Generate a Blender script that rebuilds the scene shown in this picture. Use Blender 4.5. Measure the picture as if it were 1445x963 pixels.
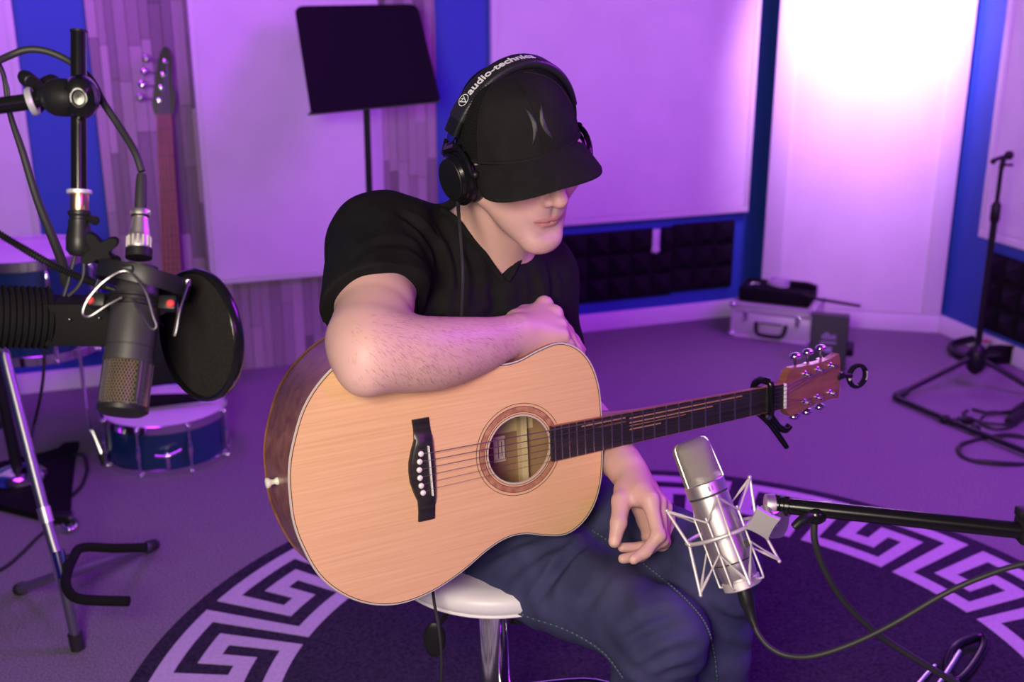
import bpy, bmesh, math, random
import numpy as np
from mathutils import Vector, Matrix
random.seed(7); np.random.seed(7)
for _o in list(bpy.data.objects): bpy.data.objects.remove(_o)
SC = bpy.context.scene; COL = SC.collection
PI = math.pi
# ---------------------------------------------------------------- camera
H, PITCH, FPX = 1.4, 0.31, 1600.0            # lens height, downward pitch, focal length in pixels of the 1445 frame
cam_d = bpy.data.cameras.new('camera'); cam = bpy.data.objects.new('camera', cam_d); COL.objects.link(cam)
cam.location = (0, 0, H); cam.rotation_euler = (PI/2 - PITCH, 0, 0)
cam_d.sensor_width = 36; cam_d.lens = 36*FPX/1445; cam_d.clip_start = .02
cam_d.dof.use_dof = True; cam_d.dof.focus_distance = 1.62; cam_d.dof.aperture_fstop = 4.2
SC.camera = cam
# ---------------------------------------------------------------- light and exposure
SC.view_settings.view_transform = 'Standard'; SC.view_settings.look = 'None'
SC.view_settings.exposure = 0.0; SC.view_settings.gamma = 1
wd = bpy.data.worlds.new('world'); SC.world = wd; wd.use_nodes = True
wd.node_tree.nodes['Background'].inputs[0].default_value = (.30, .12, .75, 1)
wd.node_tree.nodes['Background'].inputs[1].default_value = .05
def light(name, kind, loc, target, energy, color, size=.5, size_y=None, **kw):
    d = bpy.data.lights.new(name, kind); o = bpy.data.objects.new(name, d); COL.objects.link(o)
    o.location = loc; d.energy = energy; d.color = color
    if kind == 'AREA':
        d.size = size
        if size_y: d.shape = 'RECTANGLE'; d.size_y = size_y
    else: d.shadow_soft_size = size
    for k, v in kw.items(): setattr(d, k, v)
    v = Vector(target) - Vector(loc); o.rotation_euler = v.to_track_quat('-Z', 'Y').to_euler()
    return o
light('key_softbox', 'AREA', (-.34, -.15, 1.52), (-.02, 1.7, .90), 41, (1, .88, .70), .55, .55)
light('led_panel_right', 'AREA', (2.0, 2.5, 2.3), (.6, 2.8, .4), 74, (.46, .02, 1), 1.0, 1.0)
light('purple_fill_left', 'AREA', (-1.5, 3.0, 2.45), (-.9, 4.1, .9), 17, (.46, .03, 1), .8, .8, spread=2.2)  # added fill that lifts the purple on the left wall, no fixture known
light('purple_fill_front', 'AREA', (1.5, -.5, 2.0), (.1, 1.7, .8), 14, (.62, .02, 1), .6, .6)  # added low purple fill to tint the skin and guitar, no fixture known
light('par_lamp', 'SPOT', (1.32, 4.02, 1.75), (1.43, 4.6, 1.28), 210, (.80, .40, 1), .05, spot_size=1.35, spot_blend=1.0)

# ---------------------------------------------------------------- helpers
FW = np.array([0, math.cos(PITCH), -math.sin(PITCH)]); UPV = np.array([0, math.sin(PITCH), math.cos(PITCH)]); RT = np.array([1., 0, 0])
CP = np.array([0, 0, H])
def P(x, y, d):                              # where a thing seen at (x, y) stands when it is d metres deep
    return CP + d*(FW + (x-722.5)/FPX*RT - (y-481.5)/FPX*UPV)
def V(p): return Vector((float(p[0]), float(p[1]), float(p[2])))
def G(x, y, z=0):
    d = P(x, y, 1) - CP; return CP + d*((z-H)/d[2])
def frame(o, z, x=(1, 0, 0)):
    z = Vector(z).normalized(); x = Vector(x); x = (x - z*x.dot(z)).normalized(); y = z.cross(x)
    m = Matrix((x, y, z)).transposed().to_4x4(); m.translation = Vector(o); return m
def rotz(o, a):
    return Matrix.Translation(Vector(o)) @ Matrix.Rotation(a, 4, 'Z')

def material(name, col, rough=.5, metal=0., var=None, scale=20, bump=0., bscale=None, stretch=(1, 1, 1), spec=.5, objrand=0., coat=0., sheen=0., emit=None, es=1., trans=0., detail=4):
    m = bpy.data.materials.new(name); m.use_nodes = True; nt = m.node_tree; b = nt.nodes['Principled BSDF']
    N = nt.nodes.new; L = nt.links.new
    b.inputs['Base Color'].default_value = (*col, 1); b.inputs['Roughness'].default_value = rough; b.inputs['Metallic'].default_value = metal
    b.inputs['Specular IOR Level'].default_value = spec; b.inputs['Coat Weight'].default_value = coat; b.inputs['Coat Roughness'].default_value = .12
    b.inputs['Sheen Weight'].default_value = sheen; b.inputs['Transmission Weight'].default_value = trans
    if emit: b.inputs['Emission Color'].default_value = (*emit, 1); b.inputs['Emission Strength'].default_value = es
    tc = N('ShaderNodeTexCoord'); mp = N('ShaderNodeMapping'); mp.inputs['Scale'].default_value = stretch
    L(tc.outputs['Object'], mp.inputs['Vector'])
    cs = None
    if var or objrand:
        nz = N('ShaderNodeTexNoise'); nz.inputs['Scale'].default_value = scale; nz.inputs['Detail'].default_value = detail
        L(mp.outputs[0], nz.inputs['Vector'])
        rp = N('ShaderNodeValToRGB'); rp.color_ramp.elements[0].position = .3; rp.color_ramp.elements[1].position = .7
        rp.color_ramp.elements[0].color = (*col, 1); rp.color_ramp.elements[1].color = (*(var or col), 1)
        L(nz.outputs['Fac'], rp.inputs['Fac']); cs = rp.outputs['Color']
        if objrand:
            oi = N('ShaderNodeObjectInfo'); mr = N('ShaderNodeMapRange'); mr.inputs['To Min'].default_value = 1-objrand; mr.inputs['To Max'].default_value = 1+objrand
            L(oi.outputs['Random'], mr.inputs['Value'])
            mx = N('ShaderNodeVectorMath'); mx.operation = 'SCALE'; L(cs, mx.inputs[0]); L(mr.outputs[0], mx.inputs['Scale']); cs = mx.outputs[0]
        L(cs, b.inputs['Base Color'])
    if bump:
        bn = N('ShaderNodeTexNoise'); bn.inputs['Scale'].default_value = bscale or scale*2; bn.inputs['Detail'].default_value = 3
        L(mp.outputs[0], bn.inputs['Vector'])
        bp = N('ShaderNodeBump'); bp.inputs['Strength'].default_value = bump; bp.inputs['Distance'].default_value = .002
        L(bn.outputs['Fac'], bp.inputs['Height']); L(bp.outputs[0], b.inputs['Normal'])
    return m

class MB:                                    # collects shapes of one part and links them as one mesh
    def __init__(s, m=None): s.v = []; s.f = []; s.m = m
    def add(s, vs, fs, m=None):
        n = len(s.v); m = m or s.m
        for p in vs:
            p = Vector((float(p[0]), float(p[1]), float(p[2]))); s.v.append(tuple(m @ p) if m else tuple(p))
        s.f += [tuple(i+n for i in f) for f in fs]; return s
    def box(s, c, d, m=None, bev=0.):
        x, y, z = d[0]/2, d[1]/2, d[2]/2
        if not bev:
            vs = [(c[0]+a*x, c[1]+b*y, c[2]+e*z) for e in (-1, 1) for b in (-1, 1) for a in (-1, 1)]
            return s.add(vs, [(0, 2, 3, 1), (4, 5, 7, 6), (0, 1, 5, 4), (2, 6, 7, 3), (0, 4, 6, 2), (1, 3, 7, 5)], m)
        bm = bmesh.new(); bmesh.ops.create_cube(bm, size=1)
        for q in bm.verts: q.co = Vector((c[0]+q.co.x*d[0], c[1]+q.co.y*d[1], c[2]+q.co.z*d[2]))
        bmesh.ops.bevel(bm, geom=bm.edges[:], offset=bev, segments=2, affect='EDGES', profile=.5)
        s.bm(bm, m); return s
    def bm(s, bm, m=None):
        bm.verts.index_update()
        s.add([q.co for q in bm.verts], [[q.index for q in f.verts] for f in bm.faces], m); bm.free(); return s
    def tube(s, pts, r, n=10, smooth=0, closed=False, caps=True, m=None):
        pts = [Vector((float(p[0]), float(p[1]), float(p[2]))) for p in pts]
        rs = list(r) if hasattr(r, '__len__') else [r]*len(pts)
        if smooth and len(pts) > 2:
            q, rr = [], []; k = len(pts)
            rng = range(k) if closed else range(k-1)
            for i in rng:
                g = (lambda j: pts[j % k]) if closed else (lambda j: pts[min(max(j, 0), k-1)])
                gr = (lambda j: rs[j % k]) if closed else (lambda j: rs[min(max(j, 0), k-1)])
                a, b, c, d = g(i-1), g(i), g(i+1), g(i+2)
                for j in range(smooth):
                    t = j/smooth
                    q.append(.5*((2*b) + (c-a)*t + (2*a-5*b+4*c-d)*t*t + (3*b-a-3*c+d)*t**3)); rr.append(gr(i)*(1-t)+gr(i+1)*t)
            if not closed: q.append(pts[-1]); rr.append(rs[-1])
            pts, rs = q, rr
        k = len(pts); vs = []; fs = []
        tang = []
        for i in range(k):
            a = pts[(i-1) % k] if (closed or i > 0) else pts[i]; b = pts[(i+1) % k] if (closed or i < k-1) else pts[i]
            t = b-a; tang.append(t.normalized() if t.length > 1e-9 else Vector((0, 0, 1)))
        u = tang[0].orthogonal().normalized()
        for i in range(k):
            u = (u - tang[i]*u.dot(tang[i])); u = u.normalized() if u.length > 1e-6 else tang[i].orthogonal().normalized()
            w = tang[i].cross(u)
            for j in range(n):
                a = 2*PI*j/n; vs.append(pts[i] + (u*math.cos(a)+w*math.sin(a))*rs[i])
        for i in range(k if closed else k-1):
            i2 = (i+1) % k
            for j in range(n): fs.append((i*n+j, i*n+(j+1) % n, i2*n+(j+1) % n, i2*n+j))
        if caps and not closed: fs.append(tuple(range(n))[::-1]); fs.append(tuple((k-1)*n+j for j in range(n)))
        return s.add(vs, fs, m)
    def lathe(s, prof, n=32, m=None, arc=None):      # prof: (radius, z) list about local z
        vs = []; fs = []
        for r, z in prof:
            for j in range(n): vs.append((max(r, 1e-5)*math.cos(2*PI*j/n), max(r, 1e-5)*math.sin(2*PI*j/n), z))
        for i in range(len(prof)-1):
            for j in range(n): fs.append((i*n+j, i*n+(j+1) % n, (i+1)*n+(j+1) % n, (i+1)*n+j))
        if prof[0][0] > 1e-4 and prof[0] != prof[-1]: fs.append(tuple(range(n))[::-1])
        if prof[-1][0] > 1e-4 and prof[0] != prof[-1]: fs.append(tuple((len(prof)-1)*n+j for j in range(n)))
        return s.add(vs, fs, m)
    def prism(s, poly, z0, z1, m=None, flip=False):
        n = len(poly); vs = [(p[0], p[1], z0) for p in poly]+[(p[0], p[1], z1) for p in poly]
        fs = [tuple(range(n))[::-1], tuple(range(n, 2*n))]+[(i, (i+1) % n, n+(i+1) % n, n+i) for i in range(n)]
        return s.add(vs, fs, m)
    def sphere(s, c, r, m=None, n=12):
        r = r if hasattr(r, '__len__') else (r, r, r)
        pr = []; vs = []; fs = []
        for i in range(n//2+1):
            a = PI*i/(n//2)
            for j in range(n): vs.append((c[0]+r[0]*math.sin(a)*math.cos(2*PI*j/n), c[1]+r[1]*math.sin(a)*math.sin(2*PI*j/n), c[2]-r[2]*math.cos(a)))
        for i in range(n//2):
            for j in range(n): fs.append((i*n+j, i*n+(j+1) % n, (i+1)*n+(j+1) % n, (i+1)*n+j))
        return s.add(vs, fs, m)
    def build(s, name, mat, parent=None, world=False, sharp=40, smooth=True, bevel=0):
        me = bpy.data.meshes.new(name); me.from_pydata(s.v, [], s.f); me.update()
        bm = bmesh.new(); bm.from_mesh(me); bmesh.ops.remove_doubles(bm, verts=bm.verts[:], dist=1e-6)
        bmesh.ops.recalc_face_normals(bm, faces=bm.faces[:]); bm.to_mesh(me); bm.free()
        if smooth:
            me.shade_smooth(); me.set_sharp_from_angle(angle=math.radians(sharp))
        me.materials.append(mat)
        o = bpy.data.objects.new(name, me); COL.objects.link(o)
        if parent:
            o.parent = parent
            if world: me.transform(abs_mat(parent).inverted())
        if bevel:
            bv = o.modifiers.new('bevel', 'BEVEL'); bv.width = bevel; bv.segments = 2; bv.limit_method = 'ANGLE'
        return o
def abs_mat(o):
    m = o.matrix_basis.copy()
    while o.parent: o = o.parent; m = o.matrix_basis @ m
    return m
def tag(o, label, cat=None, group=None):
    o['label'] = label
    if cat: o['category'] = cat
    if group: o['group'] = group
    return o
def thing(name, label, cat, m=None, group=None):
    o = bpy.data.objects.new(name, None); COL.objects.link(o); o.empty_display_size = .05
    if m is not None: o.matrix_basis = m if isinstance(m, Matrix) else Matrix.Translation(Vector(m))
    return tag(o, label, cat, group)
def struct(o): o['kind'] = 'structure'; return o
def clone(o, parent=None):
    c = o.copy(); COL.objects.link(c)
    if parent: c.parent = parent
    for ch in list(o.children): clone(ch, c)
    return c
def arc(c, r, a0, a1, n, z=0):
    return [(c[0]+r*math.cos(a0+(a1-a0)*i/n), c[1]+r*math.sin(a0+(a1-a0)*i/n), z) for i in range(n+1)]
def rrect(w, h, r, n=5):
    out = []
    for cx, cy, a in ((w/2-r, h/2-r, 0), (-w/2+r, h/2-r, PI/2), (-w/2+r, -h/2+r, PI), (w/2-r, -h/2+r, 1.5*PI)):
        out += [(cx+r*math.cos(a+PI/2*i/n), cy+r*math.sin(a+PI/2*i/n)) for i in range(n+1)]
    return out
def text_mesh(txt, size, bold=0.0, extr=.0003):
    cu = bpy.data.curves.new('text', 'FONT'); cu.body = txt; cu.size = size; cu.extrude = extr; cu.offset = bold; cu.resolution_u = 3
    o = bpy.data.objects.new('text', cu); COL.objects.link(o)
    me = bpy.data.meshes.new_from_object(o.evaluated_get(bpy.context.evaluated_depsgraph_get()))
    bpy.data.objects.remove(o); bpy.data.curves.remove(cu)
    vs = [tuple(v.co) for v in me.vertices]; fs = [tuple(p.vertices) for p in me.polygons]; bpy.data.meshes.remove(me)
    return vs, fs

# ---------------------------------------------------------------- materials
M = {}
M['black_gloss'] = material('black_gloss', (.006, .006, .007), .2, spec=.4)
M['black_satin'] = material('black_satin', (.009, .009, .010), .42, spec=.35)
M['black_matte'] = material('black_matte', (.006, .006, .007), .75, bump=.15, scale=300, spec=.15)
M['black_rubber'] = material('black_rubber', (.018, .018, .02), .55)
M['foam'] = material('foam', (.012, .011, .014), .95, bump=.5, scale=250, spec=.15)
M['chrome'] = material('chrome', (.82, .82, .84), .12, 1)
M['satin_silver'] = material('satin_silver', (.70, .70, .74), .4, .6)
M['chrome_dark'] = material('chrome_dark', (.34, .34, .38), .42, 1)
M['nickel'] = material('nickel', (.72, .68, .66), .42, 1, bump=.03, scale=400)
M['steel_dark'] = material('steel_dark', (.35, .34, .34), .35, 1)
M['brass'] = material('brass', (.80, .56, .30), .3, 1)
M['white_paint'] = material('white_paint', (.78, .77, .78), .55)
M['fabric_white'] = material('fabric_white', (.80, .78, .80), .85, var=(.74, .72, .74), scale=6, bump=.12, bscale=500)
M['ceiling_tile'] = material('ceiling_tile', (.10, .10, .11), .9)
M['blue_wall'] = material('blue_wall', (.028, .090, .43), .6, bump=.05, scale=120)
M['carpet'] = material('carpet', (.115, .105, .115), .98, var=(.315, .29, .315), scale=230, bump=.9, bscale=260, spec=.1, detail=6)
M['rug_dark'] = material('rug_dark', (.022, .018, .03), .98, var=(.055, .048, .07), scale=150, bump=1., bscale=240, spec=.05)
M['rug_light'] = material('rug_light', (.50, .46, .50), .97, var=(.60, .56, .60), scale=150, bump=1., bscale=260, spec=.05)
# ================================================================ the room
mB = 0.36364; YB = 4.3973
WX = Vector((1, mB, 0)).normalized(); WN = Vector((mB, -1, 0)).normalized()      # along the back wall; out of it
WB = Matrix((WX, Vector((0, 0, 1)), WN)).transposed().to_4x4(); WB.translation = Vector((0, YB, 0))   # local x along, y up, z out
WD = Vector((.3022, -.95325, 0)).normalized()
RN = Vector((-.95325, -.3022, 0))
WR = Matrix((WD, Vector((0, 0, 1)), RN)).transposed().to_4x4(); WR.translation = Vector((1.773, 4.521, 0))
if WR.determinant() < 0: print('mirror WR')
CEIL = 2.7
struct(MB().box((0, 1.5, -.05), (9, 9, .1)).build('floor', M['carpet']))
o = struct(MB().box((0, 1.5, CEIL+.05), (9, 9, .1)).build('ceiling', M['ceiling_tile']))
wb = struct(MB().box((-.6, CEIL/2, -.05), (5.3, CEIL, .1)).build('wall_back', M['blue_wall'])); wb.matrix_basis = WB
wr = struct(MB().box((2.5, CEIL/2, -.05), (5.9, CEIL, .1)).build('wall_right', M['blue_wall'])); wr.matrix_basis = WR
struct(MB().box((-3.25, 1.2, CEIL/2), (.1, 5, CEIL)).build('wall_left', M['blue_wall']))
struct(MB().box((0, -1.75, CEIL/2), (7.6, .1, CEIL)).build('wall_front', M['blue_wall']))
def baseboard(name, m, x0, x1, h=.072):
    o = MB().prism([(0, 0), (.014, 0), (.014, h-.012), (.006, h), (0, h)], 0, x1-x0)
    o = struct(o.build(name, M['white_paint'])); o.matrix_basis = m @ Matrix(((0, 0, 1, x0), (0, 1, 0, 0), (-1, 0, 0, 0), (0, 0, 0, 1))) @ Matrix.Scale(-1, 4, (1, 0, 0))
    return o
baseboard('baseboard_left', WB, -3.2, -1.505)
baseboard('baseboard_back', WB, -.305, 2.0)
baseboard('baseboard_right', WR, 0.0, 5.0)
# wood look panelling: every narrow board in view is a part of the wall
woods = [material('board_wood_%d' % i, c, .6, var=v, scale=9, stretch=(6, 1, 6), bump=.3, bscale=30, objrand=.35) for i, (c, v) in enumerate(
    [((.27, .215, .24), (.40, .33, .36)), ((.35, .285, .31), (.45, .375, .405)), ((.20, .16, .185), (.33, .27, .30))])]
pb = struct(MB().box((-.9, .9, .003), (1.195, 1.8, .006)).build('panel_backing', M['black_matte'], wb)); del pb['kind']
bw = .0325; nb = 0
cube = {}
for k, wm in enumerate(woods):
    cube[k] = MB().box((0, 0, 0), (1, 1, 1)).build('board', wm, wb, smooth=False)
first = dict(cube)
x = -1.496
while x < -.306:
    w = bw*random.choice((.8, 1, 1, 1.25)); w = min(w, -.304-x)
    y = -random.random()*.3 if False else 0.0
    hid = (-1.13 < x+w/2 < -.56)
    top = .36 if hid else 1.5
    y = 0.
    cut = random.uniform(.1, .42)
    while y < top:
        L_ = min(cut, top+.1-y); k = random.choice((0, 0, 0, 1, 1, 2))
        if first.get(k) is not None: b = first.pop(k)
        else: b = cube[k].copy(); COL.objects.link(b)
        t = random.uniform(.006, .013)
        b.location = (x+w/2, y+L_/2, .006+t/2); b.scale = (w-.0014, L_-.0016, t); nb += 1
        y += L_; cut = random.uniform(.2, .48)
    x += w
print('boards', nb)
# white acoustic panels
def panel(name, m, x0, x1, y0, y1, d, fw, label, proud=.012, off=0.):
    t = thing(name, label, 'wall panel', group='white sound absorbing wall panels', m=m @ Matrix.Translation((x0, y0, off))); w, h = x1-x0, y1-y0
    f = MB()
    for (a, b, c, e) in ((0, 0, w, fw), (0, h-fw, w, fw), (0, fw, fw, h-2*fw), (w-fw, fw, fw, h-2*fw)):
        f.box((a+c/2, b+e/2, d/2), (c, e, d), bev=.003)
    f.build('frame', M['white_paint'], t)
    MB().box((w/2, h/2, (d-proud)/2), (w-2*fw+.002, h-2*fw+.002, d-proud)).build('fabric', M['fabric_white'], t)
    return t
panel('sound_absorber', WB, -1.172, -.523, .346, 2.1, .04, .02, 'white fabric acoustic panel on the wood boards behind the music stand', -.004, .018)
panel('sound_absorber', WB, -2.45, -1.715, .46, 2.1, .03, .025, 'white acoustic panel at the far left, left of the blue strip beside the wood boards', .004)
panel('sound_absorber', WB, -.09, 1.052, .458, 2.1, .03, .024, 'wide white framed acoustic panel behind the seated man, above the black foam', .006)
panel('sound_absorber', WR, .207, 1.6, .444, 2.1, .03, .035, 'white framed acoustic panel on the right wall behind the slim microphone stand', .006)
cx = Vector((1.773-1.058, 4.521-4.665, 0)).normalized(); cn = Vector((cx.y, -cx.x, 0))
WC = Matrix((cx, Vector((0, 0, 1)), cn)).transposed().to_4x4(); WC.translation = Vector((1.058, 4.665, 0))
panel('corner_absorber', WC, 0, .729, 0, 2.2, .045, .075, 'tall white framed panel standing across the room corner under a glare of light', .008, .0)
# black pyramid foam
def foam(m, x0, y0, label, w=.289, n=3, cut=None, amp=.045, off=0.):
    b = MB(); s = w/n
    for i in range(n):
        for j in range(n):
            if cut and (i, j) in cut: continue
            a, c = i*s, j*s
            vs = [(a, c, 0), (a+s, c, 0), (a+s, c+s, 0), (a, c+s, 0), (a, c, .014), (a+s, c, .014), (a+s, c+s, .014), (a, c+s, .014)]
            q = .012
            vs += [(a+s/2-q, c+s/2-q, amp), (a+s/2+q, c+s/2-q, amp), (a+s/2+q, c+s/2+q, amp), (a+s/2-q, c+s/2+q, amp)]
            fs = [(3, 2, 1, 0), (0, 1, 5, 4), (1, 2, 6, 5), (2, 3, 7, 6), (3, 0, 4, 7), (4, 5, 9, 8), (5, 6, 10, 9), (6, 7, 11, 10), (7, 4, 8, 11), (8, 9, 10, 11)]
            b.add(vs, fs)
    if cut:                                   # half a pyramid left beside the gap
        for (i, j) in cut:
            a, c = i*s, j*s
            x0_, x1_ = a+s*.48, a+s; xm = a+s*.78
            vs = [(x0_, c, 0), (x1_, c, 0), (x1_, c+s, 0), (x0_, c+s, 0), (x0_, c, .030), (x1_, c, .014), (x1_, c+s, .014), (x0_, c+s, .014), (x0_, c+s*.5, .042), (xm, c+s*.5, amp)]
            b.add(vs, [(3, 2, 1, 0), (0, 1, 5, 4), (1, 2, 6, 5), (2, 3, 7, 6), (3, 0, 4, 8, 7), (4, 5, 9, 8), (5, 6, 9), (6, 7, 8, 9)])
    o = b.build('foam_panel', M['foam'], smooth=False); o.matrix_basis = m @ Matrix.Translation((x0, y0, off)); return tag(o, label, 'acoustic foam', 'black pyramid foam tiles')
foam(WB, .711, .134, 'black pyramid foam tile below the wide white panel, rightmost, nearest the metal case')
foam(WB, .420, .126, 'black pyramid foam tile with a torn gap in its top edge, below the white panel', cut=[(2, 2)])
foam(WB, .129, .126, 'black pyramid foam tile just right of the seated man’s shoulder', )
foam(WB, -.162, .126, 'black pyramid foam tile mostly hidden behind the seated man')
foam(WR, .262, .094, 'black pyramid foam tile on the right wall behind the slim microphone stand', w=.30)
foam(WR, .563, .094, 'black pyramid foam tile at the right edge of the photo, beyond the first one', w=.30)
# white cable cover that shows in the gap of the foam
cc = MB().box((0, .03, .006), (.034, .090, .012), bev=.003).sphere((-.004, -.010, .014), (.022, .016, .012)).build('wall_hook', M['white_paint'])
cc.matrix_basis = WB @ Matrix.Translation((.632, .335, 0)); tag(cc, 'small white hook showing in the torn gap of the black foam', 'hook')

# ---------------------------------------------------------------- rug
RC = Vector((.3167, 1.9914, 0)); RO, RK, RI, NP = 1.116, 1.0737, .797, 20
rug = thing('round_rug', 'round dark rug with a pale Greek key border under the stool', 'rug', RC)
pr = [(0, .003), (RO-.006, .003), (RO-.001, .002), (RO, .0)]
MB().lathe(pr[::-1], 160).build('pile', M['rug_dark'], rug, sharp=60)
kb = MB(); rowh = (RK-RI)/7
def key_quad(u0, u1, v0, v1, cell):
    n = max(2, int((u1-u0)*2))
    th = lambda u: math.radians(-.6 + 18*cell - (u+1)*18/8)
    r0, r1 = RI+v0*rowh, RI+v1*rowh
    vs = []; fs = []
    for i in range(n+1):
        a = th(u0+(u1-u0)*i/n); c, s = math.cos(a), math.sin(a)
        vs += [(r0*c, r0*s, .0022), (r1*c, r1*s, .0022), (r0*c, r0*s, .0042), (r1*c, r1*s, .0042)]
    for i in range(n):
        a = 4*i; fs += [(a+2, a+3, a+7, a+6), (a, a+2, a+6, a+4), (a+1, a+5, a+7, a+3)]
    fs += [(0, 1, 3, 2), (4*n, 4*n+2, 4*n+3, 4*n+1)]
    kb.add(vs, fs)
for c in range(NP):
    # one continuous meander line: inner run, out, outer run, and the two curled ends that meet in the middle
    key_quad(-2.5, 4.5, 0, 1, c); key_quad(-2.5, -1.5, 1, 6, c); key_quad(-.5, 6.5, 6, 7, c)
    key_quad(-.5, .5, 2, 6, c); key_quad(.5, 2.5, 2, 3, c); key_quad(3.5, 4.5, 1, 5, c); key_quad(1.5, 3.5, 4, 5, c); key_quad(1.5, 2.5, 3, 4, c)
kb.build('key_border', M['rug_light'], rug, smooth=False)
# ================================================================ acoustic guitar (x along the neck from the saddle, y across, z out of the top)
M['spruce'] = material('spruce', (.72, .40, .215), .32, var=(.80, .49, .28), scale=5, stretch=(1, 55, 1), bump=.04, bscale=6, coat=.5)
M['rosewood'] = material('rosewood', (.17, .062, .034), .35, var=(.34, .145, .08), scale=4, stretch=(1.2, 12, 12), coat=.25)
M['mahogany'] = material('mahogany', (.22, .075, .04), .35, var=(.33, .125, .07), scale=8, stretch=(1, 14, 4), coat=.4)
M['ebony'] = material('ebony', (.014, .011, .013), .35, var=(.03, .022, .026), scale=6, stretch=(1, 20, 1))
M['bone'] = material('bone', (.80, .76, .70), .35)
M['inner_wood'] = material('inner_wood', (.30, .17, .09), .6, var=(.36, .21, .12), scale=6, stretch=(8, 1, 1))
M['pale_wood'] = material('pale_wood', (.66, .50, .30), .6, var=(.72, .57, .36), scale=10, stretch=(8, 1, 1))
M['paper'] = material('paper', (.80, .72, .48), .8)
M['ink'] = material('ink', (.03, .028, .03), .6)
M['binding'] = material('binding', (.52, .49, .46), .5)
M['fret_metal'] = material('fret_metal', (.72, .70, .66), .3, 1)
M['inlay'] = material('inlay', (.34, .17, .10), .5)
M['rosette_red'] = material('rosette_red', (.33, .12, .07), .4, var=(.52, .26, .15), scale=90)
GM = Matrix(((.887, -.0424, .4597, -.1179), (.4617, .0829, -.8832, 1.494), (-.0007, .9957, .0931, .7299), (0, 0, 0, 1)))
gx = Vector(GM.col[0][:3]).normalized(); gz = Vector(GM.col[2][:3]).normalized(); gy = gz.cross(gx)
gz = gx.cross(gy).normalized()
GM = Matrix((gx, gy, gz)).transposed().to_4x4(); GM.translation = Vector((-.1179, 1.494, .7299))
gt = thing('acoustic_guitar', 'acoustic guitar with pale wood top held across the seated man’s lap', 'guitar', GM)
half = [(-.206, 0), (-.2045, .035), (-.196, .072), (-.176, .121), (-.145, .158), (-.105, .184), (-.06, .1955), (-.01, .190), (.04, .171), (.085, .146), (.118, .1345), (.15, .135), (.185, .146), (.22, .152), (.25, .140), (.272, .115), (.285, .08), (.2895, .04), (.2895, 0)]
def cat(pts, n, closed=False):
    out = []; k = len(pts)
    for i in range(k if closed else k-1):
        g = (lambda j: pts[j % k]) if closed else (lambda j: pts[min(max(j, 0), k-1)])
        a, b, c, d = g(i-1), g(i), g(i+1), g(i+2)
        for j in range(n):
            t = j/n; out.append(tuple(.5*(2*b[q]+(c[q]-a[q])*t+(2*a[q]-5*b[q]+4*c[q]-d[q])*t*t+(3*b[q]-a[q]-3*c[q]+d[q])*t**3) for q in range(len(b))))
    if not closed: out.append(pts[-1])
    return out
full = half + [(x, -y) for x, y in half[-2:0:-1]]
OUT = cat(full, 4, True)
HC = .1452
def ring_plate(outer, c, r, z, n=64):                # flat plate with a round hole
    bm = bmesh.new(); es = []
    for loop in (outer, [(c+r*math.cos(2*PI*i/n), r*math.sin(2*PI*i/n)) for i in range(n)]):
        vs = [bm.verts.new((p[0], p[1], z)) for p in loop]
        es += [bm.edges.new((vs[i], vs[(i+1) % len(vs)])) for i in range(len(vs))]
    bmesh.ops.triangle_fill(bm, edges=es, use_beauty=True); return bm
HR = .0515
tb = MB(); tb.bm(ring_plate(OUT, HC, HR, 0)); tb.bm(ring_plate(OUT, HC, HR, -.003))
cyl = [(HC+HR*math.cos(2*PI*i/64), HR*math.sin(2*PI*i/64)) for i in range(64)]
tb.add([(x, y, 0) for x, y in cyl]+[(x, y, -.003) for x, y in cyl], [(i, (i+1) % 64, 64+(i+1) % 64, 64+i) for i in range(64)])
tb.build('soundboard', M['spruce'], gt, sharp=30)
dep = lambda x: -.122+.022*(x+.206)/.4955
n = len(OUT)
sb = MB(); sb.add([(x, y, -.0005) for x, y in OUT]+[(x, y, dep(x)) for x, y in OUT], [(i, (i+1) % n, n+(i+1) % n, n+i) for i in range(n)])
inn = [(x*.985+.0006, y*.985) for x, y in OUT]
sb.build('sides', M['rosewood'], gt)
bk = MB(); bk.add([(x, y, dep(x)) for x, y in OUT], [tuple(range(n))]); bk.build('back', M['rosewood'], gt)
ib = MB(); ib.add([(x, y, dep(x)+.003) for x, y in inn], [tuple(range(n))]); ib.add([(x, y, -.004) for x, y in inn]+[(x, y, dep(x)+.003) for x, y in inn], [(i, (i+1) % n, n+(i+1) % n, n+i) for i in range(n)])
ib.build('lining', M['inner_wood'], gt)
MB().box((.199, 0, -.095), (.011, .26, .016)).build('brace', M['pale_wood'], gt)
MB().box((.06, .008, -.1015), (.45, .026, .003)).build('seam_strip', M['pale_wood'], gt)
lb = MB().box((.168, -.031, -.1025), (.032, .042, .0006)).build('paper_label', M['paper'], gt); lb['label'] = 'cream paper label inside the sound hole'
tx = MB()
for i, w in enumerate((.030, .024, .032)): tx.box((.160+i*.006, -.031, -.102), (.0012, w, .0003))
tx.build('print', M['ink'], lb)
b = MB(); b.tube([(x, y, -.0012) for x, y in OUT], .0015, 6, closed=True); b.build('binding', M['binding'], gt)
b = MB(); b.tube([(x*.992+.0004, y*.991, .0000) for x, y in OUT], .0006, 5, closed=True); b.build('purfling', M['ink'], gt)
b = MB(); b.tube([(x, y, dep(x)) for x, y in OUT], .0022, 6, closed=True); b.build('back_binding', M['rosewood'], gt)
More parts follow.
